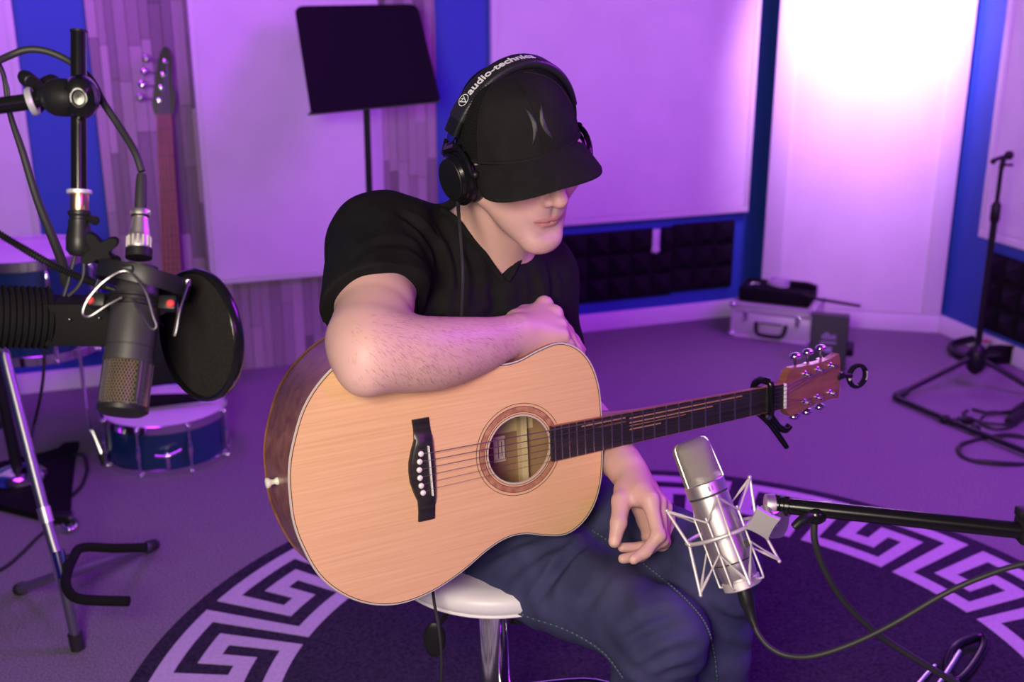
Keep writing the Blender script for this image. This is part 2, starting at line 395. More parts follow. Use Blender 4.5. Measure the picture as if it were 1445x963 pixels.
def annulus(name, r0, r1, mat, z=.0006, gap=None, n=96):
    b = MB(); a0 = gap or 0; pts = []
    for i in range(n+1):
        a = a0+(2*PI-2*a0)*i/n; c, s = math.cos(a), math.sin(a)
        pts += [(HC+r0*c, r0*s, 0.0), (HC+r0*c, r0*s, z), (HC+r1*c, r1*s, z), (HC+r1*c, r1*s, 0.0)]
    b.add(pts, [(4*i+k, 4*i+k+1, 4*i+5+k, 4*i+4+k) for i in range(n) for k in range(3)])
    return b.build(name, mat, gt, sharp=30)
for r0, r1, mt in ((.0515, .0532, 'binding'), (.0545, .0552, 'ink'), (.0575, .0583, 'ink'), (.0583, .0660, 'rosette_red'), (.0660, .0668, 'ink'), (.0708, .0715, 'ink')):
    annulus('rosette', r0, r1, M[mt], .0005, .42 if r0 > .056 else None)
# bridge
br = [(-.0236, .0765), (.002, .0765), (.0042, .050), (.0060, .0), (.0042, -.050), (.002, -.0765), (-.0236, -.0765), (-.0222, -.062), (-.0225, -.046), (-.0275, -.033), (-.0325, -.015), (-.0335, 0), (-.0325, .015), (-.0275, .033), (-.0225, .046), (-.0222, .062)]
bm = bmesh.new()
def bz(y): t = min(max((abs(y)-.042)/.016, 0), 1); return .009-.0052*t*t*(3-2*t)
rows = [-.0765+.153*i/40 for i in range(41)]
def bx(y, side):
    pts = sorted([p for p in (br[:6] if side else [br[0]]+br[:5:-1]) if True], key=lambda p: p[1])
    for a, c in zip(pts, pts[1:]):
        if a[1]-1e-9 <= y <= c[1]+1e-9: return a[0]+(c[0]-a[0])*(y-a[1])/max(c[1]-a[1], 1e-9)
b = MB(); vs = []; fs = []
lo = sorted(set([br[6]]+br[7:]+[br[0]]), key=lambda p: p[1])
def interp(pts, y):
    for a, c in zip(pts, pts[1:]):
        if a[1]-1e-9 <= y <= c[1]+1e-9: return a[0]+(c[0]-a[0])*(y-a[1])/max(c[1]-a[1], 1e-9)
    return pts[-1][0]
hi = sorted(br[1:6], key=lambda p: p[1])
for y in rows:
    xa, xb, z = interp(lo, y), interp(hi, y), bz(y)
    vs += [(xa, y, 0), (xa, y, z*.7), (xa+.003, y, z), (xb-.003, y, z), (xb, y, z*.7), (xb, y, 0)]
for i in range(40): fs += [(6*i+k, 6*i+k+1, 6*i+7+k, 6*i+6+k) for k in range(5)]
fs += [tuple(range(6)), tuple(240+k for k in range(6))[::-1]]
b.add(vs, fs); brg = b.build('bridge', M['ebony'], gt, sharp=50)
MB().add([(-.0055, .037, .0085), (-.0035, .037, .0085), (-.0015, -.038, .0085), (-.0035, -.038, .0085), (-.0055, .037, .0125), (-.0035, .037, .0125), (-.0015, -.038, .0125), (-.0035, -.038, .0125)], [(3, 2, 1, 0), (4, 5, 6, 7), (0, 1, 5, 4), (1, 2, 6, 5), (2, 3, 7, 6), (3, 0, 4, 7)]).build('saddle', M['bone'], brg)
py = [.0275, .0163, .0043, -.0077, -.0197, -.0308]; px_ = [-.0165, -.0192, -.0205, -.0203, -.0192, -.017]
for x, y in zip(px_, py):
    p = MB().lathe([(.0026, 0), (.0042, .0012), (.0040, .0032), (.0022, .0046), (0, .005)], 14, Matrix.Translation((x, y, .0088))).build('bridge_pin', M['bone'], brg)
    MB().lathe([(.0014, 0), (.0012, .0006), (0, .0007)], 8, Matrix.Translation((x+.0006, y-.0004, .0136))).build('dot', M['ink'], p) if False else None
# neck, fretboard, frets
fr = lambda k: .645-.645*(1-2**(-k/12))
W = lambda x: (.043+(.645-x)/.645*.018)/2
nk = MB(); ns = 14; xs_ = [.20, .2895, .31, .36, .45, .55, .62, .645]; dpt = [.1, .1, .055, .026, .022, .020, .019, .02]
vs = []; fs = []
for x, d in zip(xs_[1:], dpt[1:]):
    w = W(x)
    for j in range(ns+1):
        a = PI*j/ns; vs.append((x, w*math.cos(a), -d*math.sin(a)**.8 if d < .05 else -d*min(1, 1.4*math.sin(a))))
k = ns+1
for i in range(len(xs_)-2): fs += [(i*k+j, i*k+j+1, (i+1)*k+j+1, (i+1)*k+j) for j in range(ns)]
fs += [tuple(range(k)), tuple((len(xs_)-2)*k+j for j in range(k))[::-1]]
nk.add(vs, fs).build('neck', M['mahogany'], gt)
fb = MB(); x0 = .1975; fb.add([(x0, W(x0), 0), (x0, -W(x0), 0), (.645, -W(.645), 0), (.645, W(.645), 0), (x0, W(x0), .0055), (x0, -W(x0), .0055), (.645, -W(.645), .0055), (.645, W(.645), .0055)], [(0, 1, 2, 3), (7, 6, 5, 4), (0, 4, 5, 1), (1, 5, 6, 2), (2, 6, 7, 3), (3, 7, 4, 0)])
fbo = fb.build('fretboard', M['ebony'], gt)
for s in (1, -1):
    MB().tube([(x0+.001, s*W(x0), .0046), (.645, s*W(.645), .0046)], .0011, 5).build('edge_binding', M['mahogany'], fbo)
for k in range(1, 21):
    x = fr(k); MB().box((x, 0, .0060), (.0018, 2*W(x)-.001, .0014)).build('fret', M['fret_metal'], fbo)
for xa, xb, y in ((.2504, .330, .0185), (.2817, .330, .0118), (.337, .5574, .0158), (.337, .4975, .0085), (.337, .4439, .0032), (.337, .396, -.0022)):
    MB().add([(xa, y-.0011, .0055), (xb, y-.0011-.002*(xb-xa), .0055), (xb, y+.0011-.002*(xb-xa), .0055), (xa, y+.0011, .0055), (xa, y-.0011, .0058), (xb, y-.0011-.002*(xb-xa), .0058), (xb, y+.0011-.002*(xb-xa), .0058), (xa, y+.0011, .0058)], [(4, 5, 6, 7), (0, 1, 5, 4), (1, 2, 6, 5), (2, 3, 7, 6), (3, 0, 4, 7)]).build('inlay', M['inlay'], fbo)
MB().box((.6475, 0, .0035), (.005, .0435, .009), bev=.0008).build('nut', M['bone'], gt)
# headstock
HM = Matrix.Translation((.65, 0, .001)) @ Matrix.Rotation(math.radians(14), 4, 'Y')
hh = [(-.006, .0215), (.004, .0235), (.013, .037), (.022, .0425), (.035, .0415), (.07, .038), (.11, .0362), (.14, .037), (.162, .041), (.1655, .030), (.167, .015), (.1675, 0)]
hp = hh+[(x, -y) for x, y in hh[-2::-1]]
hs = MB().prism(hp, -.0145, 0, HM).build('headstock', M['mahogany'], gt, sharp=25)
for i, x in enumerate((.0585, .0955, .1345)):
    for s in (1, -1):
        y = s*.025
        tn = MB().lathe([(.0062, 0), (.0062, .0015), (.0048, .003), (.0030, .0035), (.0030, .011), (.0024, .0125), (0, .0127)], 14, HM @ Matrix.Translation((x, y, 0))).build('tuning_post', M['chrome'], hs)
        rot = Matrix.Rotation(-s*PI/2, 4, 'X')
        kb2 = MB().tube([(x, s*.034, -.0195), (x, s*.049, -.0195)], .0028, 8, m=HM)
        kb2.sphere((0, 0, 0), (.0112, .0060, .0098), HM @ Matrix.Translation((x, s*.054, -.0195)), 14).box((x, s*.027, -.0195), (.014, .016, .010), HM)
        kb2.build('tuning_key', M['chrome'], tn)
# strings
for i in range(6):
    ys = [.0270-.0108*i, .0175-.007*i]
    pn = ((.1345, 1), (.0955, 1), (.0585, 1), (.0585, -1), (.0955, -1), (.1345, -1))
    post = (pn[2-i] if i < 3 else pn[i])
    pp = HM @ Vector((post[0]-.001, post[1]*.0225, .006))
    r = (.0007, .0006, .00052, .00045, .00036, .00032)[i]
    MB().tube([(px_[i]+.002, py[i], .0095), (-.0032, ys[0], .0128), (.647, ys[1], .0083), tuple(pp)], r, 5).build('string', M['steel_dark'], gt)
ep = Matrix.Translation((-.206, .005, -.058)) @ Matrix.Rotation(-PI/2, 4, 'Y')
MB().lathe([(.0055, 0), (.0055, .002), (.0035, .005), (.0045, .010), (.0075, .013), (.0078, .016), (.006, .0175), (0, .018)], 18, ep).build('strap_button', M['bone'], gt)
# capo
CM = GM
cap = thing('guitar_capo', 'black spring capo clamped on the guitar neck beside the nut', 'capo', CM @ Matrix.Translation((.609, 0, 0)))
MB().tube([(.0, .031, -.012), (.0, .032, .006), (.001, .028, .0135), (.002, .012, .0155), (.0025, -.008, .0155), (.003, -.024, .0125)], [.006, .0065, .0060, .0062, .006, .0055], 10, 5).build('clamp_bar', M['black_gloss'], cap)
MB().tube([(.0, .021, .0098), (.0025, -.021, .0098)], .0036, 8).build('rubber_pad', M['black_rubber'], cap)
MB().tube([(.001, .032, -.010), (.002, .018, -.029), (.003, -.010, -.031), (.004, -.028, -.020), (.003, -.030, -.006)], [.006, .0065, .0065, .0075, .007], 10, 5).build('jaw', M['black_gloss'], cap)
MB().tube([(-.008, -.025, -.004), (.010, -.045, .002), (.030, -.073, .006), (.042, -.091, .008)], [.0055, .0052, .0052, .0042], 10, 4).build('handle', M['black_gloss'], cap)
MB().tube([(.012, -.028, -.006), (.022, -.042, -.004), (.034, -.056, -.003), (.047, -.063, -.002), (.056, -.057, -.002)], [.007, .0065, .006, .006, .0065], 10, 5).build('handle', M['black_gloss'], cap)
MB().lathe([(.0055, -.009), (.0062, -.006), (.0062, .008), (.005, .010), (0, .0102)], 16, Matrix.Translation((.006, -.031, -.004))).build('pivot', M['steel_dark'], cap)
# clip-on tuner
TM = GM @ HM @ Matrix.Translation((.166, .0, -.006))
tu = thing('clip_on_tuner', 'black ring shaped clip-on tuner on the tip of the guitar headstock', 'tuner', TM)
MB().box((.002, -.001, .002), (.018, .012, .017), bev=.003).tube([(.008, -.001, .004), (.020, -.004, .008), (.030, -.006, .009)], [.0055, .005, .005], 10, 3).build('clamp', M['black_satin'], tu)
ringm = Matrix.Translation((.050, -.010, .010)) @ Matrix.Rotation(-.25, 4, 'Y')
b = MB(); prof = [(.0165, -.004), (.0225, -.004), (.0235, -.002), (.0235, .002), (.0225, .004), (.0165, .004), (.0165, -.004)]
b.lathe(prof, 40, ringm); rg = b.build('ring', M['black_satin'], tu)
MB().sphere((-.0205, 0, .0035), (.0036, .0060, .0016), ringm).build('badge', M['bone'], rg)
b = MB(); [b.box((.0200*math.cos(a), .0200*math.sin(a), .0042), (.0028, .0016, .0006), ringm @ Matrix.Identity(4)) for a in (-.45, -.33, -.2, -.08, .04, .17, .3)]
b.build('lettering', M['bone'], rg)
# ================================================================ the seated man: signed distance shapes, meshed with surface nets
class Field:
    def __init__(s, xs, ys, zs): s.x, s.y, s.z = xs, ys, zs; s.F = np.full((len(xs), len(ys), len(zs)), .06, np.float32)
    def sub(s, lo, hi):
        r = []
        for a, l, h in zip((s.x, s.y, s.z), lo, hi):
            i = int(np.searchsorted(a, l)); j = int(np.searchsorted(a, h)); r.append(slice(max(i-1, 0), min(j+1, len(a))))
        return tuple(r)
    def pts(s, sl): return s.x[sl[0]][:, None, None], s.y[sl[1]][None, :, None], s.z[sl[2]][None, None, :]
    def comb(s, sl, d, k, mode):
        if d.size == 0: return
        A = s.F[sl]
        if mode == 'add':
            if k > 0: h = np.maximum(k-np.abs(A-d), 0)/k; r = np.minimum(A, d)-h*h*k*.25
            else: r = np.minimum(A, d)
        else:
            d = -d
            if k > 0: h = np.maximum(k-np.abs(A-d), 0)/k; r = np.maximum(A, d)+h*h*k*.25
            else: r = np.maximum(A, d)
        s.F[sl] = r
    def cone(s, a, b, ra, rb, k=.01, mode='add'):
        a = np.array(a, float); b = np.array(b, float); R = max(ra, rb)+k+.02
        sl = s.sub(np.minimum(a, b)-R, np.maximum(a, b)+R); X, Y, Z = s.pts(sl); ab = b-a; L = max(ab@ab, 1e-12)
        t = np.clip(((X-a[0])*ab[0]+(Y-a[1])*ab[1]+(Z-a[2])*ab[2])/L, 0, 1)
        d = np.sqrt((X-a[0]-t*ab[0])**2+(Y-a[1]-t*ab[1])**2+(Z-a[2]-t*ab[2])**2)-(ra+(rb-ra)*t)
        s.comb(sl, d.astype(np.float32), k, mode)
    def chain(s, pts, rs, k=.01, mode='add', sm=1):
        if sm > 1:
            q = cat([(*p, r) for p, r in zip(pts, rs)], sm); pts = [a[:3] for a in q]; rs = [a[3] for a in q]
        pts = [np.array(p, float) for p in pts]; R = max(rs)+k+.02
        sl = s.sub(np.min(pts, 0)-R, np.max(pts, 0)+R); X, Y, Z = s.pts(sl); best = None
        for a, b, ra, rb in zip(pts, pts[1:], rs, rs[1:]):
            ab = b-a; t = np.clip(((X-a[0])*ab[0]+(Y-a[1])*ab[1]+(Z-a[2])*ab[2])/max(ab@ab, 1e-12), 0, 1)
            d = np.sqrt((X-a[0]-t*ab[0])**2+(Y-a[1]-t*ab[1])**2+(Z-a[2]-t*ab[2])**2)-(ra+(rb-ra)*t)
            if best is None: best = d
            else: h = np.maximum(.006-np.abs(best-d), 0)/.006; best = np.minimum(best, d)-h*h*.0015
        s.comb(sl, best.astype(np.float32), k, mode)
    def ell(s, c, r, R=None, k=.01, mode='add'):
        c = np.array(c, float); r = np.array(r, float); R = np.eye(3) if R is None else np.array(R, float)
        m = r.max()+k+.02; sl = s.sub(c-m, c+m); X, Y, Z = s.pts(sl); dx, dy, dz = X-c[0], Y-c[1], Z-c[2]
        q = [R[0, i]*dx+R[1, i]*dy+R[2, i]*dz for i in range(3)]
        k0 = np.sqrt(sum((q[i]/r[i])**2 for i in range(3))); k1 = np.sqrt(sum((q[i]/r[i]**2)**2 for i in range(3)))+1e-9
        s.comb(sl, (k0*(k0-1)/k1).astype(np.float32), k, mode)
    def plane_cut(s, p, n, lo, hi):                  # remove what lies beyond the plane inside the box
        sl = s.sub(lo, hi); X, Y, Z = s.pts(sl); n = np.array(n, float); n /= np.linalg.norm(n)
        d = (X-p[0])*n[0]+(Y-p[1])*n[1]+(Z-p[2])*n[2]; s.F[sl] = np.maximum(s.F[sl], d)
    def mesh(s):
        F = s.F; I = F < 0
        c = np.zeros(tuple(d-1 for d in F.shape), np.uint8)
        offs = [(a, b, e) for a in (0, 1) for b in (0, 1) for e in (0, 1)]
        S = lambda A, o: A[o[0]:A.shape[0]-1+o[0], o[1]:A.shape[1]-1+o[1], o[2]:A.shape[2]-1+o[2]]
        for o in offs: c += S(I, o)
        act = (c > 0) & (c < 8); ii, jj, kk = np.nonzero(act); n = len(ii)
        idx = np.full(c.shape, -1, np.int32); idx[ii, jj, kk] = np.arange(n)
        acc = np.zeros((n, 3)); cnt = np.zeros(n)
        cv = {o: F[ii+o[0], jj+o[1], kk+o[2]] for o in offs}
        for o in offs:
            for ax in range(3):
                if o[ax] == 0:
                    o2 = list(o); o2[ax] = 1; fa, fb = cv[o], cv[tuple(o2)]; m = (fa < 0) != (fb < 0)
                    t = np.where(m, fa/np.where(m, fa-fb, 1), 0); p = np.array(o, float)[None, :].repeat(n, 0); p[:, ax] += t
                    acc += p*m[:, None]; cnt += m
        pos = acc/cnt[:, None]+np.stack([ii, jj, kk], 1)
        vx = np.stack([np.interp(pos[:, q], np.arange(len(a)), a) for q, a in enumerate((s.x, s.y, s.z))], 1)
        faces = []
        for ax in range(3):
            sl0 = [slice(1, -1)]*3; sl1 = [slice(1, -1)]*3; sl0[ax] = slice(0, -1); sl1[ax] = slice(1, None)
            a, b = I[tuple(sl0)], I[tuple(sl1)]; e = np.nonzero(a != b); flip = a[e]
            base = [e[q]+(0 if q == ax else 1) for q in range(3)]
            u, w = [(1, 2), (2, 0), (0, 1)][ax]
            def g(du, dw):
                q = [x.copy() for x in base]; q[u] -= du; q[w] -= dw; return idx[q[0], q[1], q[2]]
            quad = np.stack([g(1, 1), g(0, 1), g(0, 0), g(1, 0)], 1); quad[~flip] = quad[~flip][:, ::-1]; faces.append(quad)
        f = np.concatenate(faces); f = f[(f >= 0).all(1)]
        return vx, f
def np_mesh(name, v, f, mat, parent, smooth_it=0, fac=.5):
    me = bpy.data.meshes.new(name)
    if smooth_it:
        e = np.concatenate([f[:, [0, 1]], f[:, [1, 2]], f[:, [2, 3]], f[:, [3, 0]]])
        for _ in range(smooth_it):
            a = np.zeros_like(v); cn = np.zeros(len(v)); 
            for q in range(3): a[:, q] = np.bincount(e[:, 0], v[e[:, 1], q], len(v))
            cn = np.bincount(e[:, 0], minlength=len(v)); v = v+(a/np.maximum(cn, 1)[:, None]-v)*fac*(cn > 0)[:, None]
    v = v.astype(np.float32)
    if parent:
        im = np.array(abs_mat(parent).inverted()); v = v@im[:3, :3].T+im[:3, 3]
    me.vertices.add(len(v)); me.vertices.foreach_set('co', v.astype(np.float32).ravel())
    me.loops.add(len(f)*4); me.loops.foreach_set('vertex_index', f.astype(np.int32).ravel())
    me.polygons.add(len(f)); me.polygons.foreach_set('loop_start', np.arange(0, 4*len(f), 4, dtype=np.int32)); me.polygons.foreach_set('loop_total', np.full(len(f), 4, np.int32))
    me.update(calc_edges=True); me.validate(); me.shade_smooth(); me.materials.append(mat)
    o = bpy.data.objects.new(name, me); COL.objects.link(o)
    if parent: o.parent = parent
    return o
def axis(lo, hi, h, fine=()):
    out = [lo]
    while out[-1] < hi:
        st = h
        for a, b, q in fine:
            if a <= out[-1] <= b: st = min(st, q)
        out.append(out[-1]+st)
    return np.array(out)
# ---- pose
YAW = math.radians(38)
fd = np.array([math.sin(YAW), -math.cos(YAW), 0]); ld = np.array([math.cos(YAW), math.sin(YAW), 0]); zd = np.array([0, 0, 1.])
TR = np.stack([ld, fd, zd], 1)                        # torso axes: left, forward, up
RS, LS = P(538, 345, 1.74), P(748, 394, 1.93)
RE, RW = P(521, 499, 1.52), P(726, 474, 1.69)
LE, LW = P(801, 575, 1.99), P(884, 660, 1.77)
RH, LH = P(668, 750, 1.99), P(668, 750, 1.99)+ld*.17
RKN, LKN = P(934, 896, 1.66), P(1008, 800, 1.72)
MIDS = (RS+LS)/2; PEL = (RH+LH)/2
NECK = P(694, 338, 1.83)
HYAW, HP, HR_ = math.radians(34), math.radians(17), math.radians(4)
HO = P(731, 215, 1.675)                               # midpoint between the ears
def head_axes(yaw, pit, rol):
    f = np.array([math.sin(yaw)*math.cos(pit), -math.cos(yaw)*math.cos(pit), -math.sin(pit)]); l = np.array([math.cos(yaw), math.sin(yaw), 0.]); u = np.cross(f, l)
    l2 = l*math.cos(rol)+u*math.sin(rol); return np.stack([-l2, f, np.cross(f, l2)], 1)
HA = head_axes(HYAW, HP, HR_)
def hw(x, y, z): return HO+HA@np.array([x, y, z])
man = thing('person', 'man in black cap and black v-neck shirt seated behind an acoustic guitar', 'person', Vector((PEL[0], PEL[1], PEL[2]-.08)))
def torso(Fd, g, k=.05):
    Fd.ell(PEL+zd*.02, (.160+g, .115+g, .12+g), TR, k)
    Fd.ell(PEL*.6+MIDS*.4-zd*.02-fd*.015, (.150+g, .115+g, .16+g), TR, k)
    Fd.ell(PEL*.22+MIDS*.78-zd*.05-fd*.01, (.168+g, .118+g, .17+g), TR, k)
    Fd.ell(MIDS-zd*.035+fd*.050, (.105+g, .045+g, .06+g), TR, .05)
    Fd.cone(RS-zd*.005, LS-zd*.005, .058+g, .058+g, k)
    Fd.cone(NECK-zd*.02-fd*.015, RS+zd*.012, .05+g, .046+g, .05); Fd.cone(NECK-zd*.02-fd*.015, LS+zd*.012, .05+g, .046+g, .05)
    for sg in (-1, 1): Fd.ell(MIDS-zd*.085+fd*.075+ld*sg*.075, (.075+g, .04+g, .06+g), TR, .04)
def upper_arms(Fd, g):
    ua = RE-RS
    Fd.ell(RS+ua*.06, (.061+g, .061+g, .065+g), None, .04); Fd.chain([RS, RS+ua*.45+zd*.004, RE], [.056+g, .058+g, .047+g], .03, sm=4)
    Fd.ell(LS, (.06+g, .06+g, .062+g), None, .04); Fd.chain([LS, LS+(LE-LS)*.5, LE], [.056+g, .050+g, .043+g], .03)
def skin_field():
    xs = axis(-.36, .42, .006, ((-.30, .26, .0032), (-.03, .10, .0022))); ys = axis(1.2, 2.12, .006, ((1.38, 1.86, .0032), (1.48, 1.66, .0022))); zs = axis(-.0, 1.32, .008, ((.55, 1.28, .0032), (1.03, 1.17, .0020)))
    B = Field(xs, ys, zs); torso(B, -.005)
    # neck and head
    B.cone(NECK-zd*.03-fd*.005, hw(0, -.028, -.02), .064, .058, .035); B.cone(NECK+fd*.022-zd*.03, hw(0, .022, -.09), .030, .036, .03)
    for sg in (-1, 1): B.cone(hw(sg*.060, -.02, -.03), NECK+fd*.052-zd*.05+ld*(-sg)*.018, .013, .010, .02)
    e = lambda c, r, k, mode='add': B.ell(hw(*c), r, HA, k, mode)
    cn = lambda a, b, ra, rb, k, mode='add': B.cone(hw(*a), hw(*b), ra, rb, k, mode)
    e((0, .0, .040), (.068, .090, .062), .02); e((0, .040, -.006), (.062, .060, .070), .03)
    e((0, .052, -.055), (.047, .045, .048), .03)
    for s in (-1, 1):
        cn((s*.056, .008, -.045), (s*.017, .083, -.101), .019, .016, .028); cn((s*.058, .004, -.01), (s*.056, .008, -.045), .018, .018, .02)
        e((s*.043, .066, -.012), (.021, .022, .017), .025); cn((s*.042, .078, .032), (s*.012, .089, .030), .013, .013, .02)
    e((0, .088, -.101), (.020, .016, .017), .022)
    for s in (-1, 1): e((s*.032, .100, .012), (.019, .015, .012), .012, 'cut')
    for s in (-1, 1): e((s*.032, .076, .010), (.0145, .0145, .013), .004)
    cn((0, .092, .020), (0, .112, -.020), .0095, .0105, .010); e((0, .1155, -.0245), (.0115, .0105, .0098), .008)
    for s in (-1, 1): e((s*.0135, .1025, -.0295), (.0075, .0105, .0075), .005)
    for s in (-1, 1): e((s*.0065, .1075, -.0375), (.0036, .006, .004), .003, 'cut')
    e((0, .086, -.052), (.026, .014, .018), .016)
    for s in (-1, 1):
        cn((s*.025, .083, -.0635), (s*.009, .0955, -.0592), .0032, .0052, .004); cn((s*.009, .0955, -.0592), (0, .0970, -.0602), .0052, .0048, .004)
        cn((s*.023, .083, -.0655), (s*.008, .0945, -.0690), .0032, .0058, .004); cn((s*.008, .0945, -.0690), (0, .0950, -.0692), .0058, .0058, .004)
        cn((s*.026, .084, -.0640), (0, .1005, -.0643), .0012, .0012, .003, 'cut')
        e((s*.030, .079, -.0645), (.004, .004, .004), .006, 'cut')
    e((0, .105, -.0835), (.016, .0055, .004), .014, 'cut'); cn((0, .105, -.044), (0, .105, -.052), .003, .003, .005, 'cut')
    for s in (-1, 1): e((s*.077, -.008, .0), (.009, .018, .030), .008)
    # right arm
    upper_arms(B, 0.)
    B.ell(RE+(RS-RE)*.10+np.array([-.008, -.004, -.0]), (.05, .05, .05), None, .025)
    FAR = [RE+np.array([.003, .0, 0]), P(565, 500, 1.545), P(615, 499, 1.585), P(665, 490, 1.63), P(700, 481, 1.665), RW]
    fa = RW-RE; B.cone(RE+np.array([-.004, -.022, -.020]), RE+fa*.1, .031, .036, .02)
    B.chain(FAR, [.046, .0515, .0505, .042, .0335, .0305], .02, sm=3)
    # right hand: knuckles up, fingers drooping over the guitar's far shoulder
    pal = [P(768, 431, 1.765), P(782, 444, 1.75), P(790, 460, 1.735), P(793, 475, 1.718)]
    for q, p in enumerate(pal): B.cone(RW+(p-RW)*.12, p, .021, .0125, .014)
    B.cone(P(735, 486, 1.695), P(775, 480, 1.715), .018, .013, .015); B.cone(P(733, 470, 1.70), P(772, 462, 1.735), .022, .014, .015)
    fin = [[pal[0], P(793, 459, 1.79), P(810, 480, 1.797), P(821, 494, 1.795)], [pal[1], P(800, 468, 1.772), P(813, 487, 1.775), P(820, 499, 1.772)],
           [pal[2], P(803, 478, 1.75), P(813, 493, 1.752), P(818, 503, 1.75)], [pal[3], P(802, 487, 1.728), P(809, 499, 1.73), P(812, 507, 1.73)]]
    for q, fpt in enumerate(fin): B.chain(fpt, [.0115, .0098, .0085, .0075] if q < 3 else [.010, .0085, .0075, .0065], .003)
    for p in pal[:2]: B.ell(p+zd*.003, (.0125, .0125, .011), None, .008)
    B.chain([P(730, 455, 1.725), P(742, 446, 1.76), P(760, 444, 1.785), P(778, 456, 1.79)], [.021, .017, .012, .009], .010)
    # left arm and hand
    fa = LW-LE; B.chain([LE, LE+fa*.3, LE+fa*.7, LW], [.043, .046, .036, .0285], .02, sm=4)
    dz = -.035; h_ = lambda x, y, d: P(x, y, d+dz)
    K = [h_(917, 706, 1.715), h_(930, 709, 1.735), h_(938, 717, 1.757), h_(941, 731, 1.777)]
    for q, p in enumerate(K): B.cone(LW+(p-LW)*.15, p, .0205, .0125, .012)
    B.cone(LW+np.array([0, -.004, -.01]), h_(903, 697, 1.735), .023, .018, .012)
    B.chain([h_(905, 708, 1.765), h_(916, 733, 1.788), h_(917, 756, 1.795)], [.019, .019, .012], .012)
    F4 = [[K[0], h_(929, 756, 1.69), h_(911, 779, 1.68), h_(894, 790, 1.672)], [K[1], h_(934, 762, 1.718), h_(905, 784, 1.70), h_(879, 789, 1.69)],
          [K[2], h_(935, 764, 1.745), h_(906, 773, 1.725), h_(878, 773, 1.715)], [K[3], h_(934, 764, 1.768), h_(912, 772, 1.755), h_(898, 771, 1.748)]]
    for q, fpt in enumerate(F4): B.ell(fpt[1], (.0118, .0118, .0112), None, .006); B.chain(fpt, [[.0118, .0100, .0088, .0078], [.0115, .0097, .0086, .0078], [.011, .0092, .008, .0074], [.010, .0085, .0075, .0068]][q], .0022)
    B.chain([h_(886, 682, 1.775), h_(877, 708, 1.730), h_(873, 738, 1.705), h_(867, 765, 1.695)], [.0180, .0145, .0118, .0094], .010)
    B.cone(h_(884, 693, 1.76), K[0], .014, .011, .014)
    # legs inside the jeans
    for h, kn, ft in ((RH, RKN, RFT), (LH, LKN, LFT)):
        B.chain([h, kn, ft+zd*.09], [.07, .052, .04], .03); B.cone(ft+zd*.05, ft+zd*.04+fd*.1, .03, .025, .02)
    return B
RFT = np.array([RKN[0]-.03, RKN[1]+.06, .13]); LFT = np.array([LKN[0]+.01, LKN[1]+.03, .13])
SK = skin_field(); sv, sf = SK.mesh()
M['skin'] = material('skin', (.62, .36, .30), .48, spec=.4, bump=.08, scale=220, bscale=420)
nt = M['skin'].node_tree; at = nt.nodes.new('ShaderNodeVertexColor'); at.layer_name = 'tint'
bs = nt.nodes['Principled BSDF']; nt.links.new(at.outputs['Color'], bs.inputs['Base Color'])
bs.inputs['Subsurface Weight'].default_value = .12; bs.inputs['Subsurface Radius'].default_value = (.01, .004, .002); bs.inputs['Subsurface Scale'].default_value = .5
body = np_mesh('body', sv, sf, M['skin'], man, 2, .4)
